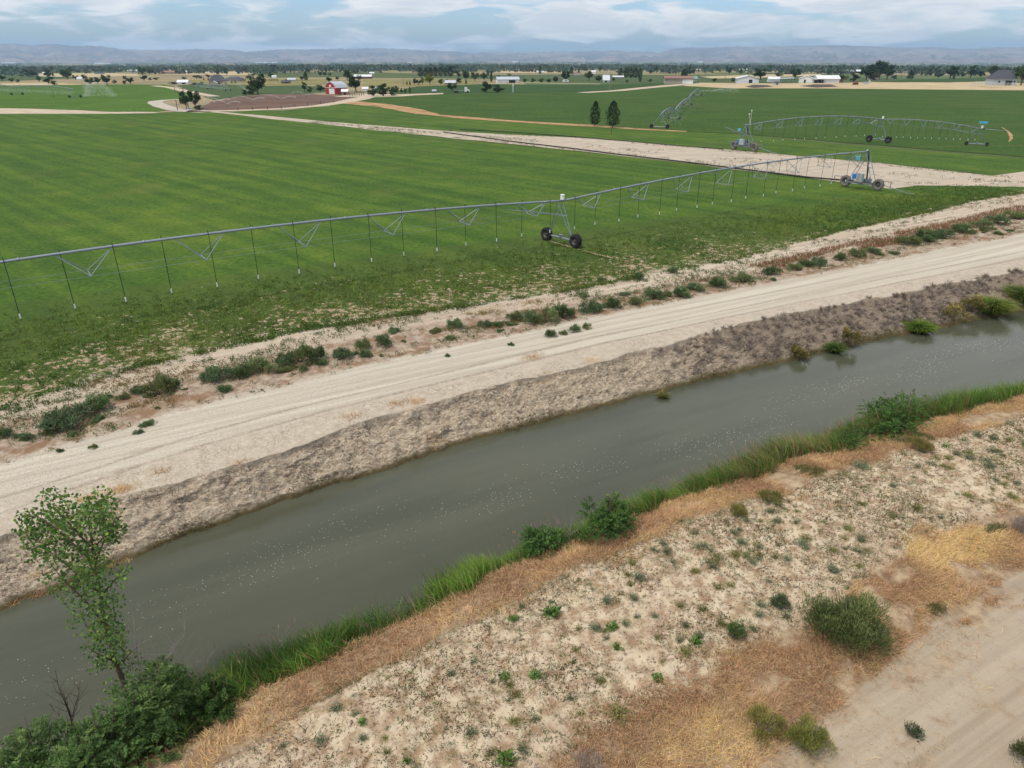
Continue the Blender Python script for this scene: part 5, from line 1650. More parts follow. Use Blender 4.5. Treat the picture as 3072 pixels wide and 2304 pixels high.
for x, y, r, n in blobs:
    n = int(n * 2.7)
    c0 = np.array(wall_pt(x, y, pb[1] + rng.uniform(-.3, .3)))
    d = unit(rng.normal(size=(n, 3))) * (rng.random((n, 1)) ** .45) * r * kpx * np.array([1, 1.1, .95])
    col = vary((.055, .108, .030), n, .35)
    br_ = (rng.random(n) < .22)[:, None]
    col = np.where(br_, vary((.13, .19, .042), n, .25), col)
    dr = rng.normal(size=(n, 3)) * .7 + np.array([0, -.2, -.45])
    lf.leaves(c0 + d, dr, rng.uniform(.07, .125, n), rng.uniform(.06, .10, n), col, .08)
me = lf.mesh('crown')
co_ = np.concatenate(lf.V) - OFF[root.name]
me.vertices.foreach_set('co', co_.astype(np.float32).ravel()); me.update()
link('crown', me, M['leaf'], root)

# ------------------------------------------------------------------ far trees


def unit_tree(kind):
    """crown and trunk filling a box 1 wide and 1 high, base at origin"""
    lf_ = LF(); mb_ = MB()
    if kind in ('round', 'bush', 'wide'):
        z0 = {'round': .22, 'bush': .02, 'wide': .16}[kind]
        nl = 15
        for k in range(nl):
            a = rng.uniform(0, 6.28); q = math.sqrt(rng.random()) * .31; zc = rng.uniform(z0 + .14, .84)
            q *= math.sqrt(max(.15, 1 - ((zc - .5) / .5) ** 2)) * 1.1
            c0 = np.array([math.cos(a) * q, math.sin(a) * q, zc]); r_ = rng.uniform(.12, .20)
            n = 80
            d = unit(rng.normal(size=(n, 3))); pt_ = c0 + d * (rng.random((n, 1)) ** .4) * r_ * np.array([1, 1, .85])
            pt_[:, 2] = np.clip(pt_[:, 2], .01, 1.0)
            tone = rng.uniform(.75, 1.2)
            lf_.leaves(pt_, d + rng.normal(size=(n, 3)) * .5, .085, .055, vary(np.array((.036, .062, .022)) * tone, n, .3), .1)
            mb_.path([Vector((0, 0, z0 * .9)), Vector((c0 * np.array([.5, .5, .6])).tolist()), Vector(c0.tolist())], [.018, .012, .005], 4)
        mb_.path([Vector((0, 0, -.03)), Vector((.01, 0, z0)), Vector((0, .01, .6))], [.04, .03, .012], 6)
    elif kind == 'conifer':
        n = 900
        zc = 1 - rng.random(n) ** .7 * .93
        a = rng.uniform(0, 6.28, n); r_ = (1.02 - zc) * .47 * (.72 + .28 * np.sin(zc * 42 + a * 2)) * np.sqrt(rng.uniform(.35, 1, n))
        pt_ = np.stack([np.cos(a) * r_, np.sin(a) * r_, zc], -1)
        lf_.leaves(pt_, np.stack([np.cos(a), np.sin(a), -.25 + 0 * a], -1) + rng.normal(size=(n, 3)) * .3, .10, .04, vary((.026, .046, .022), n, .35), .1)
        mb_.path([Vector((0, 0, -.03)), Vector((0, 0, .95))], [.03, .006], 6)
    elif kind == 'poplar':
        n = 900
        zc = rng.uniform(.06, 1, n); a = rng.uniform(0, 6.28, n)
        r_ = .47 * np.sin(np.clip(zc, .03, .985) ** .75 * math.pi) ** .6 * np.sqrt(rng.uniform(.2, 1, n)) * (.8 + .2 * np.sin(a * 3 + zc * 9))
        pt_ = np.stack([np.cos(a) * r_, np.sin(a) * r_, zc], -1)
        lf_.leaves(pt_, np.stack([np.cos(a) * .5, np.sin(a) * .5, 1 + 0 * a], -1) + rng.normal(size=(n, 3)) * .4, .09, .06, vary((.032, .058, .024), n, .35), .1)
        mb_.path([Vector((0, 0, -.03)), Vector((0, 0, .9))], [.035, .006], 6)
    elif kind == 'cone':
        n = 1500
        zc = rng.uniform(.09, 1, n); a = rng.uniform(0, 6.28, n)
        prof_ = np.interp(zc, [.09, .2, .4, .7, .9, 1], [.26, .44, .47, .36, .2, .04])
        r_ = prof_ * np.sqrt(rng.uniform(.2, 1, n)) * (.78 + .22 * np.sin(a * 4 + zc * 17))
        pt_ = np.stack([np.cos(a) * r_, np.sin(a) * r_, zc], -1)
        lf_.leaves(pt_, rng.normal(size=(n, 3)) + np.array([0, 0, .5]), .065, .04, vary((.030, .046, .020), n, .4), .1)
        mb_.path([Vector((0, 0, -.03)), Vector((.01, 0, .3)), Vector((0, 0, .9))], [.035, .025, .008], 6)
    root_ = bpy.data.objects.new('tree', None); root_.empty_display_size = .2
    me1 = lf_.mesh('crown')
    me2 = bpy.data.meshes.new('trunk'); me2.from_pydata(mb_.v, [], mb_.f)
    return me1, me2


VAR = {k: [unit_tree(k) for _ in range(n)] for k, n in (('round', 4), ('bush', 4), ('wide', 3), ('conifer', 2), ('poplar', 3), ('cone', 2))}
for vs in VAR.values():
    for a, b in vs:
        a.materials.append(M['crown_mid']); b.materials.append(M['bark'])
NAME = {'round': 'broadleaf_tree', 'wide': 'broadleaf_tree', 'bush': 'bush', 'conifer': 'conifer_tree', 'poplar': 'poplar_tree', 'cone': 'field_tree'}


def far_tree(kind, px, py, w_, h_, tint, label, group=None):
    p = PF(px, py); k = mpp(p)
    a, b = VAR[kind][int(rng.integers(len(VAR[kind])))]
    r_ = empty(NAME[kind], tuple(p), rng.uniform(0, 6.28), label, 'bush' if kind == 'bush' else 'tree', group)
    r_.scale = (w_ * k * 1.06, w_ * k * 1.06, h_ * k * 1.04)
    c_ = bpy.data.objects.new('crown', a); COL.objects.link(c_); c_.parent = r_
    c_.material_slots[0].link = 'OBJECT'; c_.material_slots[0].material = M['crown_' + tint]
    t_ = bpy.data.objects.new('trunk' if kind != 'bush' else 'stem', b); COL.objects.link(t_); t_.parent = r_
    return r_


TREES = [
    ('cone', 1784, 379, 40, 68, 'dark', 'narrow dark tree with a bare trunk, left of the pair on the orange bank'), ('cone', 1837, 383, 54, 72, 'dark', 'wider dark tree reaching the ground, right of the pair on the orange bank'),
    ('round', 774, 282, 62, 58, 'dark', 'tall dark tree standing alone behind the brown field'), ('bush', 757, 284, 36, 32, 'mid', 'rounded bush in front of the tall tree behind the brown field'), ('bush', 736, 284, 26, 14, 'mid', 'low bush left of the tall tree behind the brown field'),
    ('round', 560, 326, 38, 50, 'dark', 'left dark tree of the pair by the parked white car'), ('round', 587, 327, 42, 52, 'dark', 'right dark tree of the pair by the parked white car'), ('bush', 598, 330, 34, 15, 'mid', 'low bush at the right foot of the trees by the white car'),
    ('round', 1068, 275, 52, 50, 'dark', 'big dark tree right beside the red barn'),
    ('bush', 1120, 288, 42, 30, 'dark', 'left bush of the hedge right of the barn yard'), ('bush', 1150, 288, 46, 36, 'dark', 'middle bush of the hedge right of the barn yard'), ('bush', 1176, 287, 34, 30, 'dark', 'right bush of the hedge right of the barn yard'), ('round', 1191, 285, 15, 27, 'mid', 'slim tree at the right end of the barn yard hedge'),
    ('bush', 1204, 278, 12, 13, 'dark', 'small dark bush on the tan strip past the hedge'), ('poplar', 1230, 282, 9, 20, 'mid', 'small upright tree on the tan strip past the hedge'), ('round', 1217, 282, 11, 17, 'grey', 'small greyish tree on the tan strip past the hedge'),
    ('round', 1357, 274, 38, 25, 'dark', 'dark tree between the grey tank and the flatbed truck'), ('bush', 1457, 277, 44, 32, 'dark', 'peaked dark bush at the near edge of the dark field'), ('bush', 1494, 277, 44, 22, 'dark', 'low dark bush right of the peaked bush'),
    ('round', 914, 276, 19, 29, 'grey', 'loose grey green tree left of the red barn'), ('bush', 931, 277, 22, 16, 'dark', 'dark bush left of the red barn'), ('bush', 962, 272, 40, 16, 'dark', 'long low hedge behind the barn yard'), ('round', 987, 248, 24, 17, 'mid', 'round tree above the barn roof'), ('round', 1013, 241, 14, 11, 'dark', 'small round tree far above the barn'),
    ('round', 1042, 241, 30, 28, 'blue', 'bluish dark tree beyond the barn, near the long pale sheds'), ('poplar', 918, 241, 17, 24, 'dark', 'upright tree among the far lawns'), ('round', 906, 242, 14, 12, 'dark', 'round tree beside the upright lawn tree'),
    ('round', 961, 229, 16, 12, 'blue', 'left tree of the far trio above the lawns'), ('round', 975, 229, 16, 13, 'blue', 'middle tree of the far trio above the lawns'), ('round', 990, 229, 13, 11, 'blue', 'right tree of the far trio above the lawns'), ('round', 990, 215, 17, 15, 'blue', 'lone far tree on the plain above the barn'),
    ('conifer', 696, 250, 8, 8, 'dark', 'tiny pointed tree right of the grey house, the left one'), ('conifer', 707, 250, 8, 10, 'dark', 'tiny pointed tree right of the grey house, the right one'), ('bush', 603, 236, 16, 8, 'grey', 'low grey bush left of the grey house'), ('round', 626, 234, 20, 11, 'grey', 'grey green tree behind the grey house'),
    ('conifer', 612, 241, 7, 9, 'dark', 'tiny pointed tree left of the grey house, the left one'), ('conifer', 625, 241, 7, 9, 'dark', 'tiny pointed tree left of the grey house, the right one'), ('round', 590, 236, 24, 10, 'grey', 'grey tree in the dry pasture at the left'), ('bush', 553, 238, 18, 8, 'grey', 'small grey bush in the dry pasture'),
    ('bush', 584, 254, 38, 6, 'purple', 'low purplish orchard row beside the white house'), ('bush', 604, 254, 20, 8, 'purple', 'purplish bush between white and grey house'), ('bush', 520, 252, 46, 6, 'purple', 'low purplish orchard row left of the white house'),
    ('round', 80, 230, 24, 21, 'blue', 'left tree of the clump by the low green shed'), ('round', 99, 231, 28, 20, 'blue', 'right tree of the clump by the low green shed'), ('round', 7, 243, 26, 18, 'dark', 'dark tree cut by the left edge'), ('bush', 35, 246, 22, 11, 'dark', 'dark bush right of the left edge tree'), ('bush', 55, 247, 16, 9, 'grey', 'greyish bush right of the left edge tree'),
    ('round', 119, 247, 16, 19, 'grey', 'greyish tree leaning at the left pasture'), ('wide', 146, 251, 32, 16, 'dark', 'wide dark tree at the left pasture'), ('bush', 164, 255, 26, 12, 'grey', 'grey bush below the wide tree at the left pasture'), ('round', 228, 239, 21, 13, 'dark', 'dark tree left of the hidden pale house'), ('round', 251, 238, 25, 14, 'grey', 'grey green tree right of the hidden pale house'),
    ('round', 271, 256, 30, 21, 'mid', 'pale green tree above the bright field'), ('round', 294, 252, 23, 19, 'dark', 'middle dark tree above the bright field'), ('round', 322, 254, 31, 29, 'dark', 'largest dark tree above the bright field'), ('round', 376, 241, 14, 14, 'dark', 'small far tree above the bright field'), ('round', 392, 252, 26, 18, 'dark', 'dark tree beside the lime bush'), ('bush', 374, 252, 13, 12, 'light', 'lime green bush above the bright field'),
    ('bush', 345, 250, 20, 10, 'grey', 'grey bush right of the largest tree'), ('round', 433, 242, 24, 16, 'dark', 'dark tree right of the bright field'), ('round', 450, 243, 12, 10, 'grey', 'small greyish tree right of the bright field'), ('bush', 468, 240, 26, 7, 'mid', 'low green bush near the farm track'),
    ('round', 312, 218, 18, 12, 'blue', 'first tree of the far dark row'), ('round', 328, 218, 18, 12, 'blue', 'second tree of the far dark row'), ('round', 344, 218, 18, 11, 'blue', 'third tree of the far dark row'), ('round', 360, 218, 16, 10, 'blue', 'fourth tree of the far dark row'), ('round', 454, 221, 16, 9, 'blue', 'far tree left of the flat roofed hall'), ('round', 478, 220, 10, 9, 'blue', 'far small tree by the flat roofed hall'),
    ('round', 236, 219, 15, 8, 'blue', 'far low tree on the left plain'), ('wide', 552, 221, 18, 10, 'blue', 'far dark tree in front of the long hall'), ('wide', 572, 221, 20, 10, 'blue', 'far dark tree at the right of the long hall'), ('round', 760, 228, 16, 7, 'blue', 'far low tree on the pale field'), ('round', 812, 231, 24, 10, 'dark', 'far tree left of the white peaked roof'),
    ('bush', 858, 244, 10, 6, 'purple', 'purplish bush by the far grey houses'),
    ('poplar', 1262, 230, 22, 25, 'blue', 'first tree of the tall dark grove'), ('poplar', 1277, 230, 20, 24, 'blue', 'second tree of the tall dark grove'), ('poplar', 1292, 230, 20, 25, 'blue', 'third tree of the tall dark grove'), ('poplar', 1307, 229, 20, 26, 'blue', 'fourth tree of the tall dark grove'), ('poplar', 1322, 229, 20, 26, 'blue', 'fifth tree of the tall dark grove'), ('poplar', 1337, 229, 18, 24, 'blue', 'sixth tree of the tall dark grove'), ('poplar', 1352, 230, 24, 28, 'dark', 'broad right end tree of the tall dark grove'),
    ('round', 1290, 254, 32, 31, 'yellow', 'bright yellow green tree before the dark grove'), ('round', 1267, 254, 16, 21, 'yellow', 'smaller yellow tree before the dark grove'), ('round', 1256, 254, 16, 12, 'purple', 'purplish tree left of the yellow trees'), ('conifer', 1221, 255, 8, 13, 'dark', 'left pointed tree in the yellow field corner'), ('conifer', 1230, 256, 8, 15, 'dark', 'right pointed tree in the yellow field corner'), ('round', 1244, 254, 22, 18, 'mid', 'round tree beside the pointed trees'),
    ('bush', 1322, 252, 17, 17, 'light', 'light green bush left of the grey roofed house'), ('bush', 1340, 251, 18, 13, 'mid', 'green bush behind the grey roofed house'), ('poplar', 1390, 218, 9, 14, 'blue', 'slim far tree above the grey roofed house'), ('round', 1376, 234, 18, 18, 'blue', 'bluish tree above the grey roofed house'), ('round', 1398, 241, 28, 27, 'mid', 'grey green tree right of the grey roofed house'), ('bush', 1377, 249, 26, 14, 'dark', 'dark bush right of the grey roofed house'),
    ('round', 1425, 244, 32, 25, 'pale', 'pale drying tree in the middle farm yard'), ('round', 1452, 241, 27, 23, 'mid', 'green tree left of the white barn'), ('poplar', 1464, 226, 12, 15, 'blue', 'far upright tree above the white barn'), ('poplar', 1474, 246, 10, 29, 'dark', 'slim dark tree left of the white barn'), ('conifer', 1398, 252, 11, 14, 'dark', 'small pointed tree in the middle farm yard'), ('round', 1493, 240, 24, 13, 'purple', 'purple leaved tree behind the white barn'), ('round', 1528, 229, 18, 8, 'yellow', 'yellow tree behind the white barn'),
    ('bush', 1575, 247, 16, 12, 'dark', 'first bush of the row right of the white barn'), ('bush', 1598, 247, 20, 12, 'mid', 'second bush of the row right of the white barn'), ('bush', 1624, 248, 22, 12, 'light', 'third bush of the row right of the white barn'), ('bush', 1646, 248, 20, 11, 'dark', 'fourth bush of the row right of the white barn'), ('round', 1666, 248, 22, 18, 'purple', 'dark reddish tree left of the round roofed trailer'),
    ('round', 1697, 246, 31, 31, 'dark', 'big dark round tree above the white trailer'), ('conifer', 1714, 223, 19, 22, 'blue', 'pointed bluish tree above the trailer yard'), ('conifer', 1736, 220, 13, 12, 'blue', 'smaller pointed bluish tree above the trailer yard'), ('round', 1767, 241, 34, 27, 'brown', 'brownish tree in the trailer yard'), ('round', 1796, 246, 28, 18, 'dark', 'dark tree left of the glass roofed shed'),
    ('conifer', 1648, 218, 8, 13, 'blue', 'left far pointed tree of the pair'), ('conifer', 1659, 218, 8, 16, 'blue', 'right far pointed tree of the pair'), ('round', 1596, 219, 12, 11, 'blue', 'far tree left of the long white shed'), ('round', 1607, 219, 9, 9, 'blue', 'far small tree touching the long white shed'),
    ('poplar', 1860, 227, 20, 20, 'dark', 'left end tree of the right hand grove'), ('poplar', 1878, 233, 20, 26, 'mid', 'second tree of the right hand grove'), ('poplar', 1892, 234, 20, 28, 'mid', 'third tree of the right hand grove'), ('poplar', 1906, 234, 20, 28, 'mid', 'fourth tree of the right hand grove'), ('poplar', 1919, 234, 20, 26, 'mid', 'right end tree of the right hand grove'),
    ('bush', 1920, 247, 15, 14, 'mid', 'green bush below the right hand grove'), ('bush', 1880, 247, 12, 7, 'mid', 'small bush below the right hand grove'), ('bush', 1950, 245, 16, 8, 'brown', 'brownish bush left of the tan warehouse'), ('bush', 1840, 243, 14, 11, 'dark', 'bush right of the glass roofed shed'), ('poplar', 2027, 218, 5, 14, 'dark', 'single slim tree far on the plain above the warehouse'),
    ('round', 2281, 238, 52, 32, 'dark', 'broad dark tree behind the pale sheds'), ('round', 2384, 238, 38, 30, 'blue', 'round bluish tree left of the open sided hall'), ('bush', 2143, 245, 18, 10, 'dark', 'dark bush in the stubble near the green roof'), ('bush', 2200, 245, 18, 11, 'mid', 'green bush left of the pale gabled shed'), ('round', 2427, 209, 15, 11, 'blue', 'far lone tree above the open sided hall'), ('bush', 2525, 246, 40, 24, 'grey', 'grey green thicket right of the open sided hall'), ('bush', 2560, 245, 34, 24, 'dark', 'dark thicket right of the open sided hall'),
    ('conifer', 2180, 212, 10, 13, 'blue', 'far pointed tree on the right plain'), ('round', 2195, 212, 14, 11, 'blue', 'far tree right of the pointed one on the plain'), ('round', 2347, 218, 15, 8, 'blue', 'far low tree above the lean to roof'),
    ('round', 2598, 240, 54, 44, 'dark', 'left tree of the big dark grove at the right'), ('round', 2636, 237, 58, 50, 'dark', 'middle tree of the big dark grove at the right'), ('round', 2660, 239, 40, 42, 'dark', 'right tree of the big dark grove at the right'), ('bush', 2620, 240, 40, 20, 'brown', 'brownish bush under the big dark grove'), ('wide', 2695, 218, 32, 20, 'blue', 'bluish tree right of the big dark grove'),
    ('conifer', 2729, 238, 30, 27, 'mid', 'stout pointed tree standing alone at the right'), ('round', 2815, 234, 27, 14, 'mid', 'low tree left of the right hand tree row'), ('round', 2850, 235, 46, 35, 'dark', 'large dark tree of the right hand tree row'), ('round', 2886, 234, 19, 20, 'grey', 'greyish tree in the right hand tree row'), ('round', 2911, 234, 37, 37, 'dark', 'tallest tree of the right hand tree row'), ('round', 2942, 234, 25, 20, 'dark', 'small dark tree left of the house with grey roof'),
    ('round', 2980, 233, 48, 34, 'brown', 'brownish tree behind the house at the right edge'), ('round', 3062, 256, 60, 66, 'mid', 'large green tree beside the house at the right edge'),
]
for tr_ in TREES: far_tree(*tr_)
for i in range(7):
    far_tree('bush', 806 + i * 4.6, 243 - (i % 2) * .5, 4.6, 5, 'brown', 'tiny reddish sapling in the planted row on the far lawn', 'saplings on the far lawn')

for i in range(64):
    a_ = rng.uniform(-.62, .62); d_ = rng.uniform(640, 1700)
    if vn(np.array([a_ * 16]), np.array([d_ / 260]), 501)[0] < .42: continue
    p = np.array([math.sin(a_) * d_, math.cos(a_) * d_, float(zt(d_))])
    q_ = np.array([p[0], p[1] * CT - (p[2] - H) * ST, p[1] * ST + (p[2] - H) * CT])
    kd = ('round', 'round', 'wide', 'bush', 'poplar')[int(rng.integers(5))]; hgt_ = rng.uniform(5, 10); k = q_[1] / F
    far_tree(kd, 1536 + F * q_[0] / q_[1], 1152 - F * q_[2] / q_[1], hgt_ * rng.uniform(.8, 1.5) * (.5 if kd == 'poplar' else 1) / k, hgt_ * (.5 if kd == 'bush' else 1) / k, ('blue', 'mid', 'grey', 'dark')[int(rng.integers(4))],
             'hazy tree or bush standing far out on the plain beyond the named farms', 'scattered trees far out on the plain')

# far woods on the valley floor and bench: one mass
nF = 11000
azr = rng.uniform(math.radians(-50), math.radians(56), nF)
D_ = np.exp(rng.uniform(math.log(1000), math.log(8600), nF))
dens = sst(fbm(azr * 20, np.log(D_) * 7, 301, 4), .42, .54) * np.where(D_ < 1500, .35, 1) + .05 + .75 * np.exp(-((D_ - 2100) / 600) ** 2)
keep = rng.random(nF) < dens
azr, D_ = azr[keep], D_[keep]; nF = len(D_)
base = np.stack([np.sin(azr) * D_, np.cos(azr) * D_, zt(D_)], -1)
hh = rng.uniform(5, 11, nF); ww = rng.uniform(7, 26, nF) * (1 + D_ / 5000)
k = 26
d = unit(rng.normal(size=(nF, k, 3)))
c = base[:, None, :] + d * np.stack([ww * .5, ww * .5, hh * .5], -1)[:, None, :] * rng.uniform(.5, 1, (nF, k, 1)) + np.stack([0 * hh, 0 * hh, hh * .5], -1)[:, None, :]
col = vary((.050, .074, .058), nF, .4)  # greyish green leaves, with some distance haze put into the colour as blue
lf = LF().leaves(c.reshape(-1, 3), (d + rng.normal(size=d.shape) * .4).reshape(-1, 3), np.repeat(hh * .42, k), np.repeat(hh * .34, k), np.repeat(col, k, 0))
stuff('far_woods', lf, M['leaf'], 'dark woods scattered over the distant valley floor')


# ------------------------------------------------------------------ buildings
def house(name, label, cat, px, py, wpx, hpx, wall, roof, yaw=0.0, eave=.55, dep=.7, door=None, win=0, hip=False, group=None, gable_front=False, doorw=.3):
    p = PF(px, py); k = mpp(p)
    Wd, Hh = wpx * k, hpx * k; Dp = Wd * dep; he = Hh * eave
    r_ = empty(name, tuple(p), yaw + math.atan2(-p[0], p[1]) * .0, label, cat, group)
    x, y = Wd / 2, Dp / 2

    def add(nm, mb_, mat, par): 
        me_ = bpy.data.meshes.new(nm); me_.from_pydata(mb_.v, [], mb_.f); return link(nm, me_, mat, par)
    wb = MB().box((0, 0, he / 2 - .1), (Wd, Dp, he + .2))
    o_ = .04 * Wd; t_ = max(.12, .03 * Hh)
    rf = MB()
    if hip:
        b = [Vector((-x - o_, -y - o_, he)), Vector((x + o_, -y - o_, he)), Vector((x + o_, y + o_, he)), Vector((-x - o_, y + o_, he))]
        r1, r2 = Vector((-x * .45, 0, Hh)), Vector((x * .45, 0, Hh))
        for f in ((b[0], b[1], r2, r1), (b[1], b[2], r2), (b[2], b[3], r1, r2), (b[3], b[0], r1), (b[3], b[2], b[1], b[0])): rf.poly(f)
    elif gable_front:
        for s_ in (-1, 1):
            a = Vector((s_ * (x + o_), 0, he - o_ * (Hh - he) / x)); ex = Vector((0, y + o_, 0)); t = Vector((0, 0, Hh))
            q = [a - ex, t - ex, t + ex, a + ex]
            rf.poly(q if s_ > 0 else q[::-1], (0, 0, t_))
        for s_ in (-1, 1): wb.poly([(-x, s_ * y, he), (x, s_ * y, he), (0, s_ * y, Hh - .02)], (0, -s_ * .1, 0))
    else:
        for s_ in (-1, 1):
            a = Vector((0, s_ * (y + o_), he - o_ * (Hh - he) / y)); ex = Vector((x + o_, 0, 0)); t = Vector((0, 0, Hh))
            q = [a - ex, a + ex, t + ex, t - ex]
            rf.poly(q if s_ < 0 else q[::-1], (0, 0, t_))
        for s_ in (-1, 1): wb.poly([(s_ * x, -y, he), (s_ * x, y, he), (s_ * x, 0, Hh - .02)], (-s_ * .1, 0, 0))
    w_ = add('wall', wb, wall, r_); add('roof', rf, roof, r_)
    if door: add('door', MB().box((door * x, -y - .03, he * .38), (Wd * doorw, .12, he * .76)), M['dark'] if doorw < .35 else M['white'], r_)
    for i in range(win):
        add('window', MB().box((-x + Wd * (i + .5) / win + .06 * Wd, -y - .03, he * .58), (Wd * .09, .1, he * .3)), M['glass'], r_)
    return r_


def hall(name, label, px, py, wpx, hpx, wall, roof, group=None, cat='shed'):
    return house(name, label, cat, px, py, wpx, hpx, wall, roof, 0, .6, .45, group=group)


house('shed', 'pale grey metal shed with a broad gable in front of the broad dark tree', 'shed', 2240, 248, 62, 20, M['offwhite'], M['whiteroof'], -.18, .62, .8, .25, 0, gable_front=True, doorw=.16)
house('shed', 'long pale open sided farm hall with dark bays', 'shed', 2478, 248, 66, 20, M['offwhite'], M['whiteroof'], .06, .60, .45, .0, 0, doorw=.0)
house('shed', 'white gabled annex at the left end of the open sided farm hall', 'shed', 2418, 248, 42, 19, M['white'], M['whiteroof'], -.35, .62, .9, -.2, 0, gable_front=True, doorw=.12)
p = PF(2455, 249); k = mpp(p)
r_ = empty('carport', tuple(p), 0, 'open carport bay of the farm hall, dark inside', 'carport')
mb = MB()
for s_ in (-16, -5, 6, 16): mb.tube(p + np.array([s_ * k, -1.6, 0]), p + np.array([s_ * k, -1.6, 9 * k]), .12)
mb.build('post', M['dull_steel'], r_)
MB().box(p + np.array([0, .2, 11.5 * k]), (38 * k, 4.2, .25)).build('roof', M['whiteroof'], r_)
MB().box(p + np.array([0, 1.0, 4.2 * k]), (34 * k, .2, 8.4 * k)).build('back_panel', M['dark'], r_)
hall('shed', 'low white shed right of the broad dark tree', 2320, 245, 34, 13, M['offwhite'], M['whiteroof'])
p = PF(2360, 247); k = mpp(p)
r_ = empty('lean_to', tuple(p), 0, 'flat white lean to roof on posts between two sheds', 'shelter')
MB().box(p + np.array([0, 0, 11.5 * k]), (40 * k, 5, .3), (Vector((1, 0, .03)), Vector((0, 1, 0)), Vector((0, 0, 1)))).build('roof', M['whiteroof'], r_)
mb = MB()
for s_ in (-17, 0, 17):
    for t_ in (-2, 2): mb.tube(p + np.array([s_ * k, t_, 0]), p + np.array([s_ * k, t_, 11.3 * k]), .12)
mb.build('post', M['dull_steel'], r_)
house('shed', 'small grey hut on the dark spoil before the farm sheds', 'hut', 2328, 254, 15, 9, M['greywall'], M['shingle'], 0, .6, .8, .1)
house('shed', 'shed with a green roof at the left end of the stubble', 'shed', 2072, 243, 36, 13, M['greywall'], M['greenroof'], .2, .5, .6)
house('warehouse', 'big windowless tan metal warehouse beside the farm track', 'warehouse', 2034, 250, 82, 20, M['tanwall'], M['brownroof'], -.12, .74, .6, .62, 0, doorw=.38)
house('shed', 'small shed with a bright glass like roof in the trailer yard', 'shed', 1818, 246, 20, 19, M['greywall'], M['whiteroof'], 0, .32, .7, -.1)
house('barn', 'white barn with a long grey roof in the middle distance', 'barn', 1522, 248, 64, 16, M['offwhite'], M['metalroof'], .18, .62, .6, .35)
house('house', 'small house with a light grey roof between bushes', 'house', 1352, 252, 32, 10, M['brownroof'], M['metalroof'], -.1, .35, .6, .2)
house('house', 'sprawling house with a steep dark grey hip roof', 'house', 655, 252, 44, 26, M['tanwall'], M['shingle'], .1, .38, .7, .1, 2, hip=True)
house('house', 'low wing of houses with dark grey roofs right of the steep roof', 'house', 705, 244, 56, 13, M['tanwall'], M['shingle'], -.05, .4, .5, 0, 3, hip=True)
house('house', 'small tan garage in front of the steep grey roof', 'garage', 642, 254, 22, 10, M['tanwall'], M['metalroof'], .1, .45, .7, gable_front=True)
house('house', 'low white house with a pale roof left of the steep grey roof', 'house', 551, 252, 32, 11, M['white'], M['whiteroof'], 0, .5, .5, .2, 2)
house('house', 'grey house with a wide dark roof and white fence at the right edge', 'house', 3000, 255, 66, 41, M['greywall'], M['shingle'], -.05, .42, .7, .3, 3, hip=True)
house('house', 'long dark roofed house on the far lawn', 'house', 858, 250, 25, 8, M['brownroof'], M['shingle'], .1, .45, .5, .2)
house('house', 'grey house up on the far lawn', 'house', 876, 243, 24, 8, M['greywall'], M['metalroof'], .05, .5, .5)
house('house', 'pinkish roofed house under the big grove', 'house', 2618, 239, 25, 9, M['tanwall'], M['brownroof'], 0, .4, .6, .2)
house('house', 'pale house half hidden between two trees at the left', 'house', 240, 240, 14, 8, M['white'], M['metalroof'], .3, .45, .7)
house('house', 'grey house peeking over the barn yard hedge', 'house', 1128, 270, 20, 8, M['greywall'], M['metalroof'], .2, .4, .7)
SH = 'pale farm sheds scattered over the far plain'
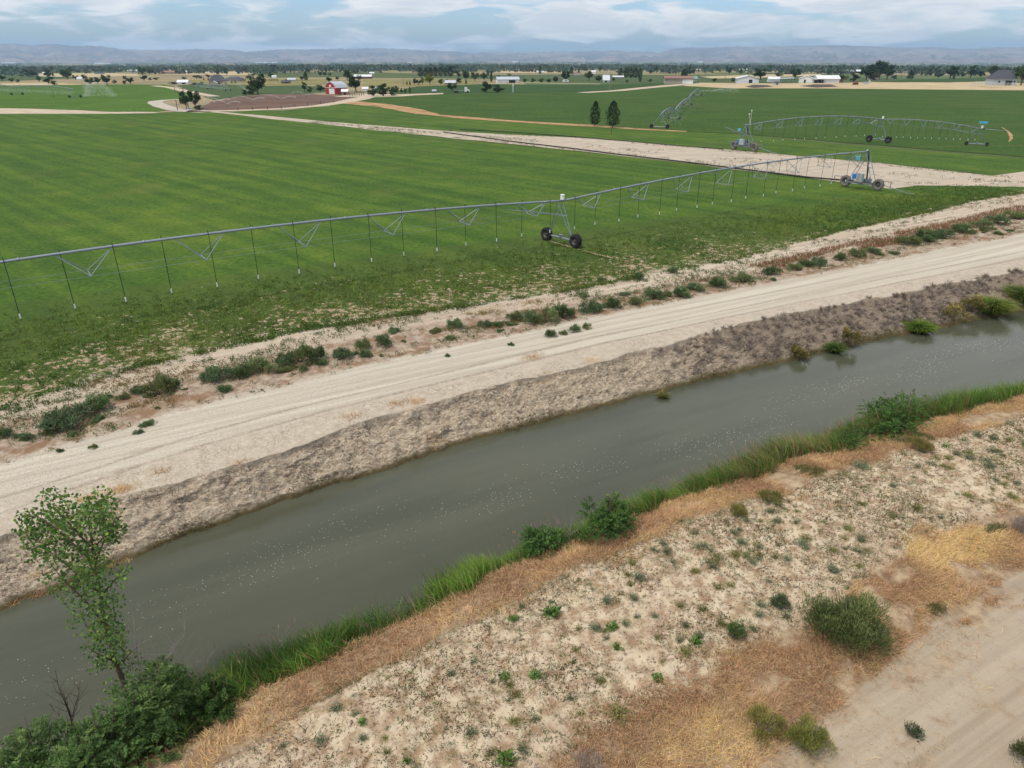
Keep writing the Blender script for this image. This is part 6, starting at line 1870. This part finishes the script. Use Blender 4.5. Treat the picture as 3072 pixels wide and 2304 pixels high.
for px, py, w_, h_, wl_, rf_, lab in (
        (404, 216, 34, 6, 'offwhite', 'whiteroof', 'long bright white shed on the left plain'), (520, 222, 62, 9, 'tanwall', 'brownroof', 'low tan hall with a reddish roof on the left plain'), (505, 214, 26, 5, 'offwhite', 'whiteroof', 'white roof above the tan hall'), (562, 219, 30, 7, 'greywall', 'whiteroof', 'white roofed hall among far trees'),
        (166, 217, 13, 4, 'offwhite', 'whiteroof', 'small white shed far at the left'), (135, 222, 12, 5, 'offwhite', 'whiteroof', 'white shed beside the clump at the left'), (42, 224, 36, 7, 'greywall', 'greenroof', 'low green roofed shed at the far left'), (299, 223, 25, 6, 'greywall', 'shingle', 'dark roofed shed below the far tree row'),
        (823, 233, 13, 6, 'white', 'whiteroof', 'white peaked roof on the far lawn'), (1090, 236, 50, 11, 'brownroof', 'whiteroof', 'long dark shed with a pale roof beyond the barn'), (1090, 214, 22, 4, 'offwhite', 'whiteroof', 'far white roof above the long dark shed'), (1116, 222, 14, 5, 'offwhite', 'whiteroof', 'far white shed right of the long dark shed'),
        (1553, 212, 14, 4, 'white', 'whiteroof', 'far white block right of the yellow tree'), (1617, 218, 24, 5, 'white', 'whiteroof', 'long white shed beside small far trees'), (1732, 224, 19, 5, 'white', 'brownroof', 'white shed below the bluish pointed trees'), (1780, 221, 13, 9, 'white', 'whiteroof', 'white house above the brownish tree'),
        (1854, 234, 32, 6, 'greywall', 'whiteroof', 'low pale shed left of the right hand grove'), (2231, 212, 28, 5, 'white', 'whiteroof', 'white shed far above the pale gabled shed'), (2470, 218, 36, 7, 'dark', 'whiteroof', 'open dark hall with a pale roof above the farm hall'), (2552, 219, 60, 9, 'dark', 'whiteroof', 'larger open hall with a pale roof at the right'),
        (2333, 209, 9, 3, 'white', 'whiteroof', 'tiny white house far right of the broad tree'), (2426, 209, 9, 4, 'white', 'brownroof', 'tiny white house by the far lone tree'), (2786, 208, 10, 5, 'white', 'whiteroof', 'tiny white house above the right tree row'), (2858, 206, 11, 5, 'white', 'whiteroof', 'tiny white house right above the tree row'),
        (30, 191, 40, 3, 'white', 'whiteroof', 'white streak of roofs near the left hills'), (310, 192, 44, 3, 'white', 'whiteroof', 'white roofs far below the left hills'), (800, 190, 60, 3, 'white', 'whiteroof', 'long bright greenhouse roofs below the hills'), (1230, 189, 12, 3, 'white', 'whiteroof', 'bright speck of a shed on the far bench'),
        (2100, 188, 14, 3, 'white', 'whiteroof', 'white shed on the far bench to the right'), (2720, 183.5, 14, 3, 'white', 'whiteroof', 'white shed high on the far right bench'), (1545, 188, 16, 3, 'white', 'whiteroof', 'white shed on the far bench in the middle')):
    hall('far_shed', lab, px, py, w_, h_, M[wl_], M[rf_], SH)

# red barn: rounded gambrel roof
p = PF(1010, 282); k = mpp(p)
r_ = empty('red_barn', tuple(p), math.radians(-38), 'red barn with a rounded gambrel roof and white doors', 'barn')
Wd, Hh, Dp = 47 * k, 33 * k, 42 * k


def addl(nm, mb_, mat, par):
    me_ = bpy.data.meshes.new(nm); me_.from_pydata(mb_.v, [], mb_.f); return link(nm, me_, mat, par)


prof = [(-.5, 0), (-.5, .52), (-.40, .74), (-.25, .90), (0, 1.0), (.25, .90), (.40, .74), (.5, .52), (.5, 0)]
q = [(a * Wd, b * Hh) for a, b in prof]
mb = MB().poly([(a, -Dp / 2, b) for a, b in q], (0, Dp, 0))
addl('wall', mb, M['red'], r_)
mb = MB()
for (a, b), (c_, d_) in zip(q[1:7], q[2:8]):
    n_ = Vector((-(d_ - b), 0, c_ - a)).normalized() * .25
    mb.poly([(a * 1.03, -Dp * .53, b), (c_ * 1.03, -Dp * .53, d_), (c_ * 1.03, Dp * .53, d_), (a * 1.03, Dp * .53, b)], n_)
addl('roof', mb, M['metalroof'], r_)
addl('trim', MB().box((0, -Dp / 2 - .08, Hh * .54), (Wd * .98, .12, .18)), M['white'], r_)
for s_ in (-1, 1):
    dr_ = addl('door', MB().box((s_ * Wd * .13 + Wd * .12, -Dp / 2 - .1, Hh * .24), (Wd * .25, .14, Hh * .44)), M['offwhite'], r_)
addl('loft_door', MB().box((0, -Dp / 2 - .1, Hh * .70), (Wd * .16, .12, Hh * .18)), M['white'], r_)

# little things round the farms
p = PF(990, 281); k = mpp(p)
r_ = empty('tent', tuple(p), 0, 'white pop up canopy in front of the red barn', 'tent')
a = [p + np.array([sx * 9 * k, sy * 9 * k, 4.5 * k]) for sx, sy in ((-1, -1), (1, -1), (1, 1), (-1, 1))]; t_ = p + np.array([0, 0, 9.5 * k])
mb = MB()
for i in range(4): mb.poly([a[i], a[(i + 1) % 4], t_])
mb.build('canopy', M['white'], r_)
mb = MB()
for q_ in a: mb.tube(q_, q_ - np.array([0, 0, 4.5 * k]), .05)
mb.build('post', M['steel'], r_)
house('shed', 'small brown and white stable right of the red barn', 'shed', 1036, 285, 20, 16, M['brownroof'], M['whiteroof'], 0, .6, .7, .1)
house('shed', 'low white shed behind the big barn tree', 'shed', 1096, 272, 18, 10, M['white'], M['whiteroof'], .1, .5, .7)


def car(px, py, lenpx, label, cat, truck=False, yaw=0.0, name='parked_car'):
    p = PF(px, py); k = mpp(p); L_ = lenpx * k
    r_ = empty(name, tuple(p), yaw, label, cat)
    W_ = L_ * .42 if not truck else L_ * .26; hh = L_ * .32 if not truck else L_ * .30
    if not truck:
        b = MB(); pf = [(-.5, .12), (-.5, .42), (-.44, .52), (-.2, .56), (.28, .52), (.46, .44), (.5, .32), (.5, .12)]
        b.poly([(x * L_, -W_ / 2, z * hh) for x, z in pf][::-1], (0, W_, 0)); addl('body', b, M['white'], r_)
        c_ = MB(); pf = [(-.40, .54), (-.28, .97), (.08, 1.0), (.28, .53)]
        c_.poly([(x * L_, -W_ * .43, z * hh) for x, z in pf][::-1], (0, W_ * .86, 0)); addl('cabin', c_, M['glass'], r_)
        c_ = MB().box((-.1 * L_, 0, hh * 1.0), (L_ * .36, W_ * .84, hh * .05)); addl('roof', c_, M['white'], r_)
        wx = (-.31, .31); wr = hh * .24
    else:
        addl('bed', MB().box((-.16 * L_, 0, hh * .36), (L_ * .66, W_, hh * .12)).box((-.48 * L_, 0, hh * .58), (L_ * .03, W_, hh * .4)), M['dull_steel'], r_)
        b = MB(); pf = [(.2, .18), (.2, 1.0), (.34, 1.0), (.38, .62), (.5, .52), (.5, .18)]
        b.poly([(x * L_, -W_ * .48, z * hh) for x, z in pf][::-1], (0, W_ * .96, 0)); addl('cab', b, M['white'], r_)
        addl('windscreen', MB().box((.362 * L_, 0, hh * .80), (.03 * L_, W_ * .8, hh * .28)), M['glass'], r_)
        wx = (-.36, -.24, .38); wr = hh * .2
    for x in wx:
        for s_ in (-1, 1): addl('wheel', MB().lathe((x * L_, s_ * W_ * .46, wr), (0, 1, 0), [(-.1 * W_, .02), (-.1 * W_, wr), (.1 * W_, wr), (.1 * W_, .02)], 14), M['rubber'], r_)
    return r_


car(567, 330, 19, 'white car parked under the dark trees at the road bend', 'car', False, 2.6)
car(1384, 278, 50, 'flatbed truck with a white cab parked beside the field edge', 'truck', True, 0.1, 'parked_truck')
car(2605, 248, 18, 'white farm truck parked by the rusty machinery', 'truck', True, .5, 'parked_truck')
p = PF(1303, 278); k = mpp(p)
r_ = empty('storage_tank', tuple(p), 0, 'grey round storage tank on the tan strip by the field', 'tank')
addl('tank', MB().lathe((0, 0, 4.5 * k), (1, .2, 0), [(-7 * k, .05), (-7 * k, 3.6 * k), (-6 * k, 4.3 * k), (6 * k, 4.3 * k), (7 * k, 3.6 * k), (7 * k, .05)], 18), M['metalroof'], r_)
addl('cradle', MB().box((-4 * k, 0, .6 * k), (1.2 * k, 6 * k, 1.2 * k)).box((4 * k, 0, .6 * k), (1.2 * k, 6 * k, 1.2 * k)), M['dull_steel'], r_)
p = PF(1697, 247); k = mpp(p)
r_ = empty('travel_trailer', tuple(p), 0, 'white round topped trailer under the big round tree', 'trailer')
addl('body', MB().poly([(x * 17 * k, -2.0, z * 7.2 * k) for x, z in ((-.5, .15), (.5, .15), (.5, .7), (.42, .92), (.3, 1), (-.3, 1), (-.42, .92), (-.5, .7))], (0, 4., 0)), M['offwhite'], r_)
addl('window', MB().box((0, -2.05, 4.6 * k), (8 * k, .1, 1.6 * k)), M['glass'], r_)
for x in (-4, 4): addl('wheel', MB().lathe((x * k, -1.7, 1. * k), (0, 1, 0), [(-.2, .02), (-.2, k), (.2, k), (.2, .02)], 12), M['rubber'], r_)
p = PF(2566, 254); k = mpp(p)
r_ = empty('farm_machine', tuple(p), .2, 'rusty red old farm machine parked on the stubble', 'farm machine')
addl('body', MB().box((0, 0, 5 * k), (14 * k, 6 * k, 4 * k), taper=.8).box((4 * k, 0, 8 * k), (5 * k, 5 * k, 4 * k)), M['rust'], r_)
for x in (-5, 5):
    for y in (-3, 3): addl('wheel', MB().lathe((x * k, y * k, 2.4 * k), (0, 1, 0), [(-.3, .05), (-.3, 2.4 * k), (.3, 2.4 * k), (.3, .05)], 14), M['rubber'], r_)
p = PF(2527, 247); k = mpp(p)
r_ = empty('farm_conveyor', tuple(p), 0, 'slanting rusty grain conveyor beside the farm hall', 'conveyor')
addl('chute', MB().box((0, 0, 6.5 * k), (19 * k, 1.6 * k, 1.4 * k), (Vector((.82, 0, .57)), Vector((0, 1, 0)), Vector((-.57, 0, .82)))), M['rust'], r_)
addl('leg', MB().tube((3 * k, 0, 0), (3 * k, 0, 8 * k), .25 * k), M['rust'], r_)
addl('wheel', MB().lathe((-3 * k, 0, 1.2 * k), (0, 1, 0), [(-.3, .05), (-.3, 1.2 * k), (.3, 1.2 * k), (.3, .05)], 12), M['rubber'], r_)
p = PF(2596, 252); k = mpp(p)
r_ = empty('water_trough', tuple(p), 0, 'pale blue grey crate standing near the rusty machine', 'crate')
addl('body', MB().box((0, 0, 2.8 * k), (16 * k, 5 * k, 5.6 * k), taper=.96), M['greywall'], r_)
addl('lid', MB().box((0, 0, 5.9 * k), (16.6 * k, 5.4 * k, .5 * k)), M['dull_steel'], r_)


def upole(px, py, top, label, lean=0.0, arm=True, group=None):
    p = PF(px, py); k = mpp(p); h_ = (py - top) * k
    r_ = empty('utility_pole', tuple(p), 0, label, 'pole', group)
    addl('pole', MB().tube((0, 0, -.2), (lean * h_, 0, h_), .17, .11, 7), M['pole'], r_)
    if arm: addl('crossarm', MB().box((lean * h_ * .95, 0, h_ * .94), (2.2, .14, .16)), M['pole'], r_)
    return r_


upole(567, 326, 266, 'leaning utility pole before the trees by the white car', -.16)
upole(1829, 272, 224, 'utility pole right of the glass roofed shed')
upole(2114, 248, 218, 'slim utility pole left of the pale gabled shed, the left one', 0)
upole(2172, 248, 216, 'utility pole left of the pale gabled shed, the right one', .08)
upole(2700, 239, 208, 'leaning utility pole left of the lone pointed tree', .15)
upole(1210, 256, 238, 'dark pole at the edge of the yellow field', 0, False)
upole(1255, 256, 231, 'pole between the yellow trees', 0, False)
upole(162, 293, 269, 'thin pole standing in the bright green field', 0, False)
upole(526, 277, 259, 'short pole beside the farm track', 0, False)
p = PF(2092, 250); k = mpp(p)
r_ = empty('yard_light', tuple(p), 0, 'tall yard light pole with two white lamp heads', 'lamp post')
addl('pole', MB().tube((0, 0, 0), (0, 0, 38 * k), .16, .1, 7), M['pole'], r_)
for s_ in (-1, 1): addl('lamp_head', MB().lathe((s_ * 4.5 * k, 0, 38 * k), (0, 0, 1), [(-1.6 * k, .05), (-1.2 * k, 2.2 * k), (1.2 * k, 2.2 * k), (1.6 * k, .05)], 12), M['white'], r_)
addl('crossarm', MB().box((0, 0, 36 * k), (10 * k, .14, .14)), M['pole'], r_)
p = PF(1539, 277); k = mpp(p)
r_ = empty('marker_post', tuple(p), 0, 'pale marker post standing at the edge of the dark field', 'post')
addl('post', MB().tube((0, 0, 0), (0, 0, 19 * k), .16, n=7), M['offwhite'], r_); addl('plate', MB().box((0, 0, 20.5 * k), (4.6 * k, .2, 3.4 * k)), M['offwhite'], r_)
FPG = 'fence posts along the brown field'
for px, py in ((714, 331), (758, 330), (803, 328), (844, 326), (885, 321), (923, 317), (962, 312), (1000, 308), (533, 331)):
    p = PF(px, py); k = mpp(p)
    o = MB().tube(p, p + np.array([0, 0, 9 * k if px != 533 else 30 * k]), .13, n=6).build('fence_post', M['wood'], None)
    if px == 533: tag(o, 'tall wooden post where the gravel road meets the lane', 'post')
    else: tag(o, 'dark wooden post on the roadside edge of the brown field', 'fence post', FPG)
p = P(1834, 403); o = MB().tube(p, p + np.array([0, 0, 1.1]), .10, n=8).tube(p + np.array([0, 0, 1.1]), p + np.array([0, 0, 1.16]), .12, .09, 8).build('fence_post', M['wood'], None)
tag(o, 'dark short post at the lane edge below the two trees', 'post')
# fences
a, b = PF(2912, 256), PF(3045, 257)
r_ = empty('white_fence', tuple(a), 0, 'white rail fence in front of the grey house', 'fence')
mb = MB()
for h_ in (.5, .95, 1.35): mb.box(Vector(((a + b) / 2).tolist()) + Vector((0, 0, h_)), (np.linalg.norm(b - a), .08, .13), (Vector((b - a).tolist()).normalized(), Vector((0, 1, 0)), Vector((0, 0, 1))))
mb.build('rail', M['greywall'], r_)
for i in range(13):
    q_ = a + (b - a) * i / 12
    MB().box(q_ + np.array([0, 0, .75]), (.16, .16, 1.5)).build('post', M['greywall'], r_)
a, b = PF(1050, 290), PF(1092, 286)
r_ = empty('corral_fence', tuple(a), 0, 'brown corral fence right of the barn yard', 'fence')
mb = MB()
for h_ in (.6, 1.2): mb.box(Vector(((a + b) / 2).tolist()) + Vector((0, 0, h_)), (np.linalg.norm(b - a), .08, .14), (Vector((b - a).tolist()).normalized(), Vector((0, 1, 0)), Vector((0, 0, 1))))
mb.build('rail', M['wood'], r_)
for i in range(7):
    q_ = a + (b - a) * i / 6
    MB().box(q_ + np.array([0, 0, .8]), (.2, .2, 1.6)).build('post', M['wood'], r_)
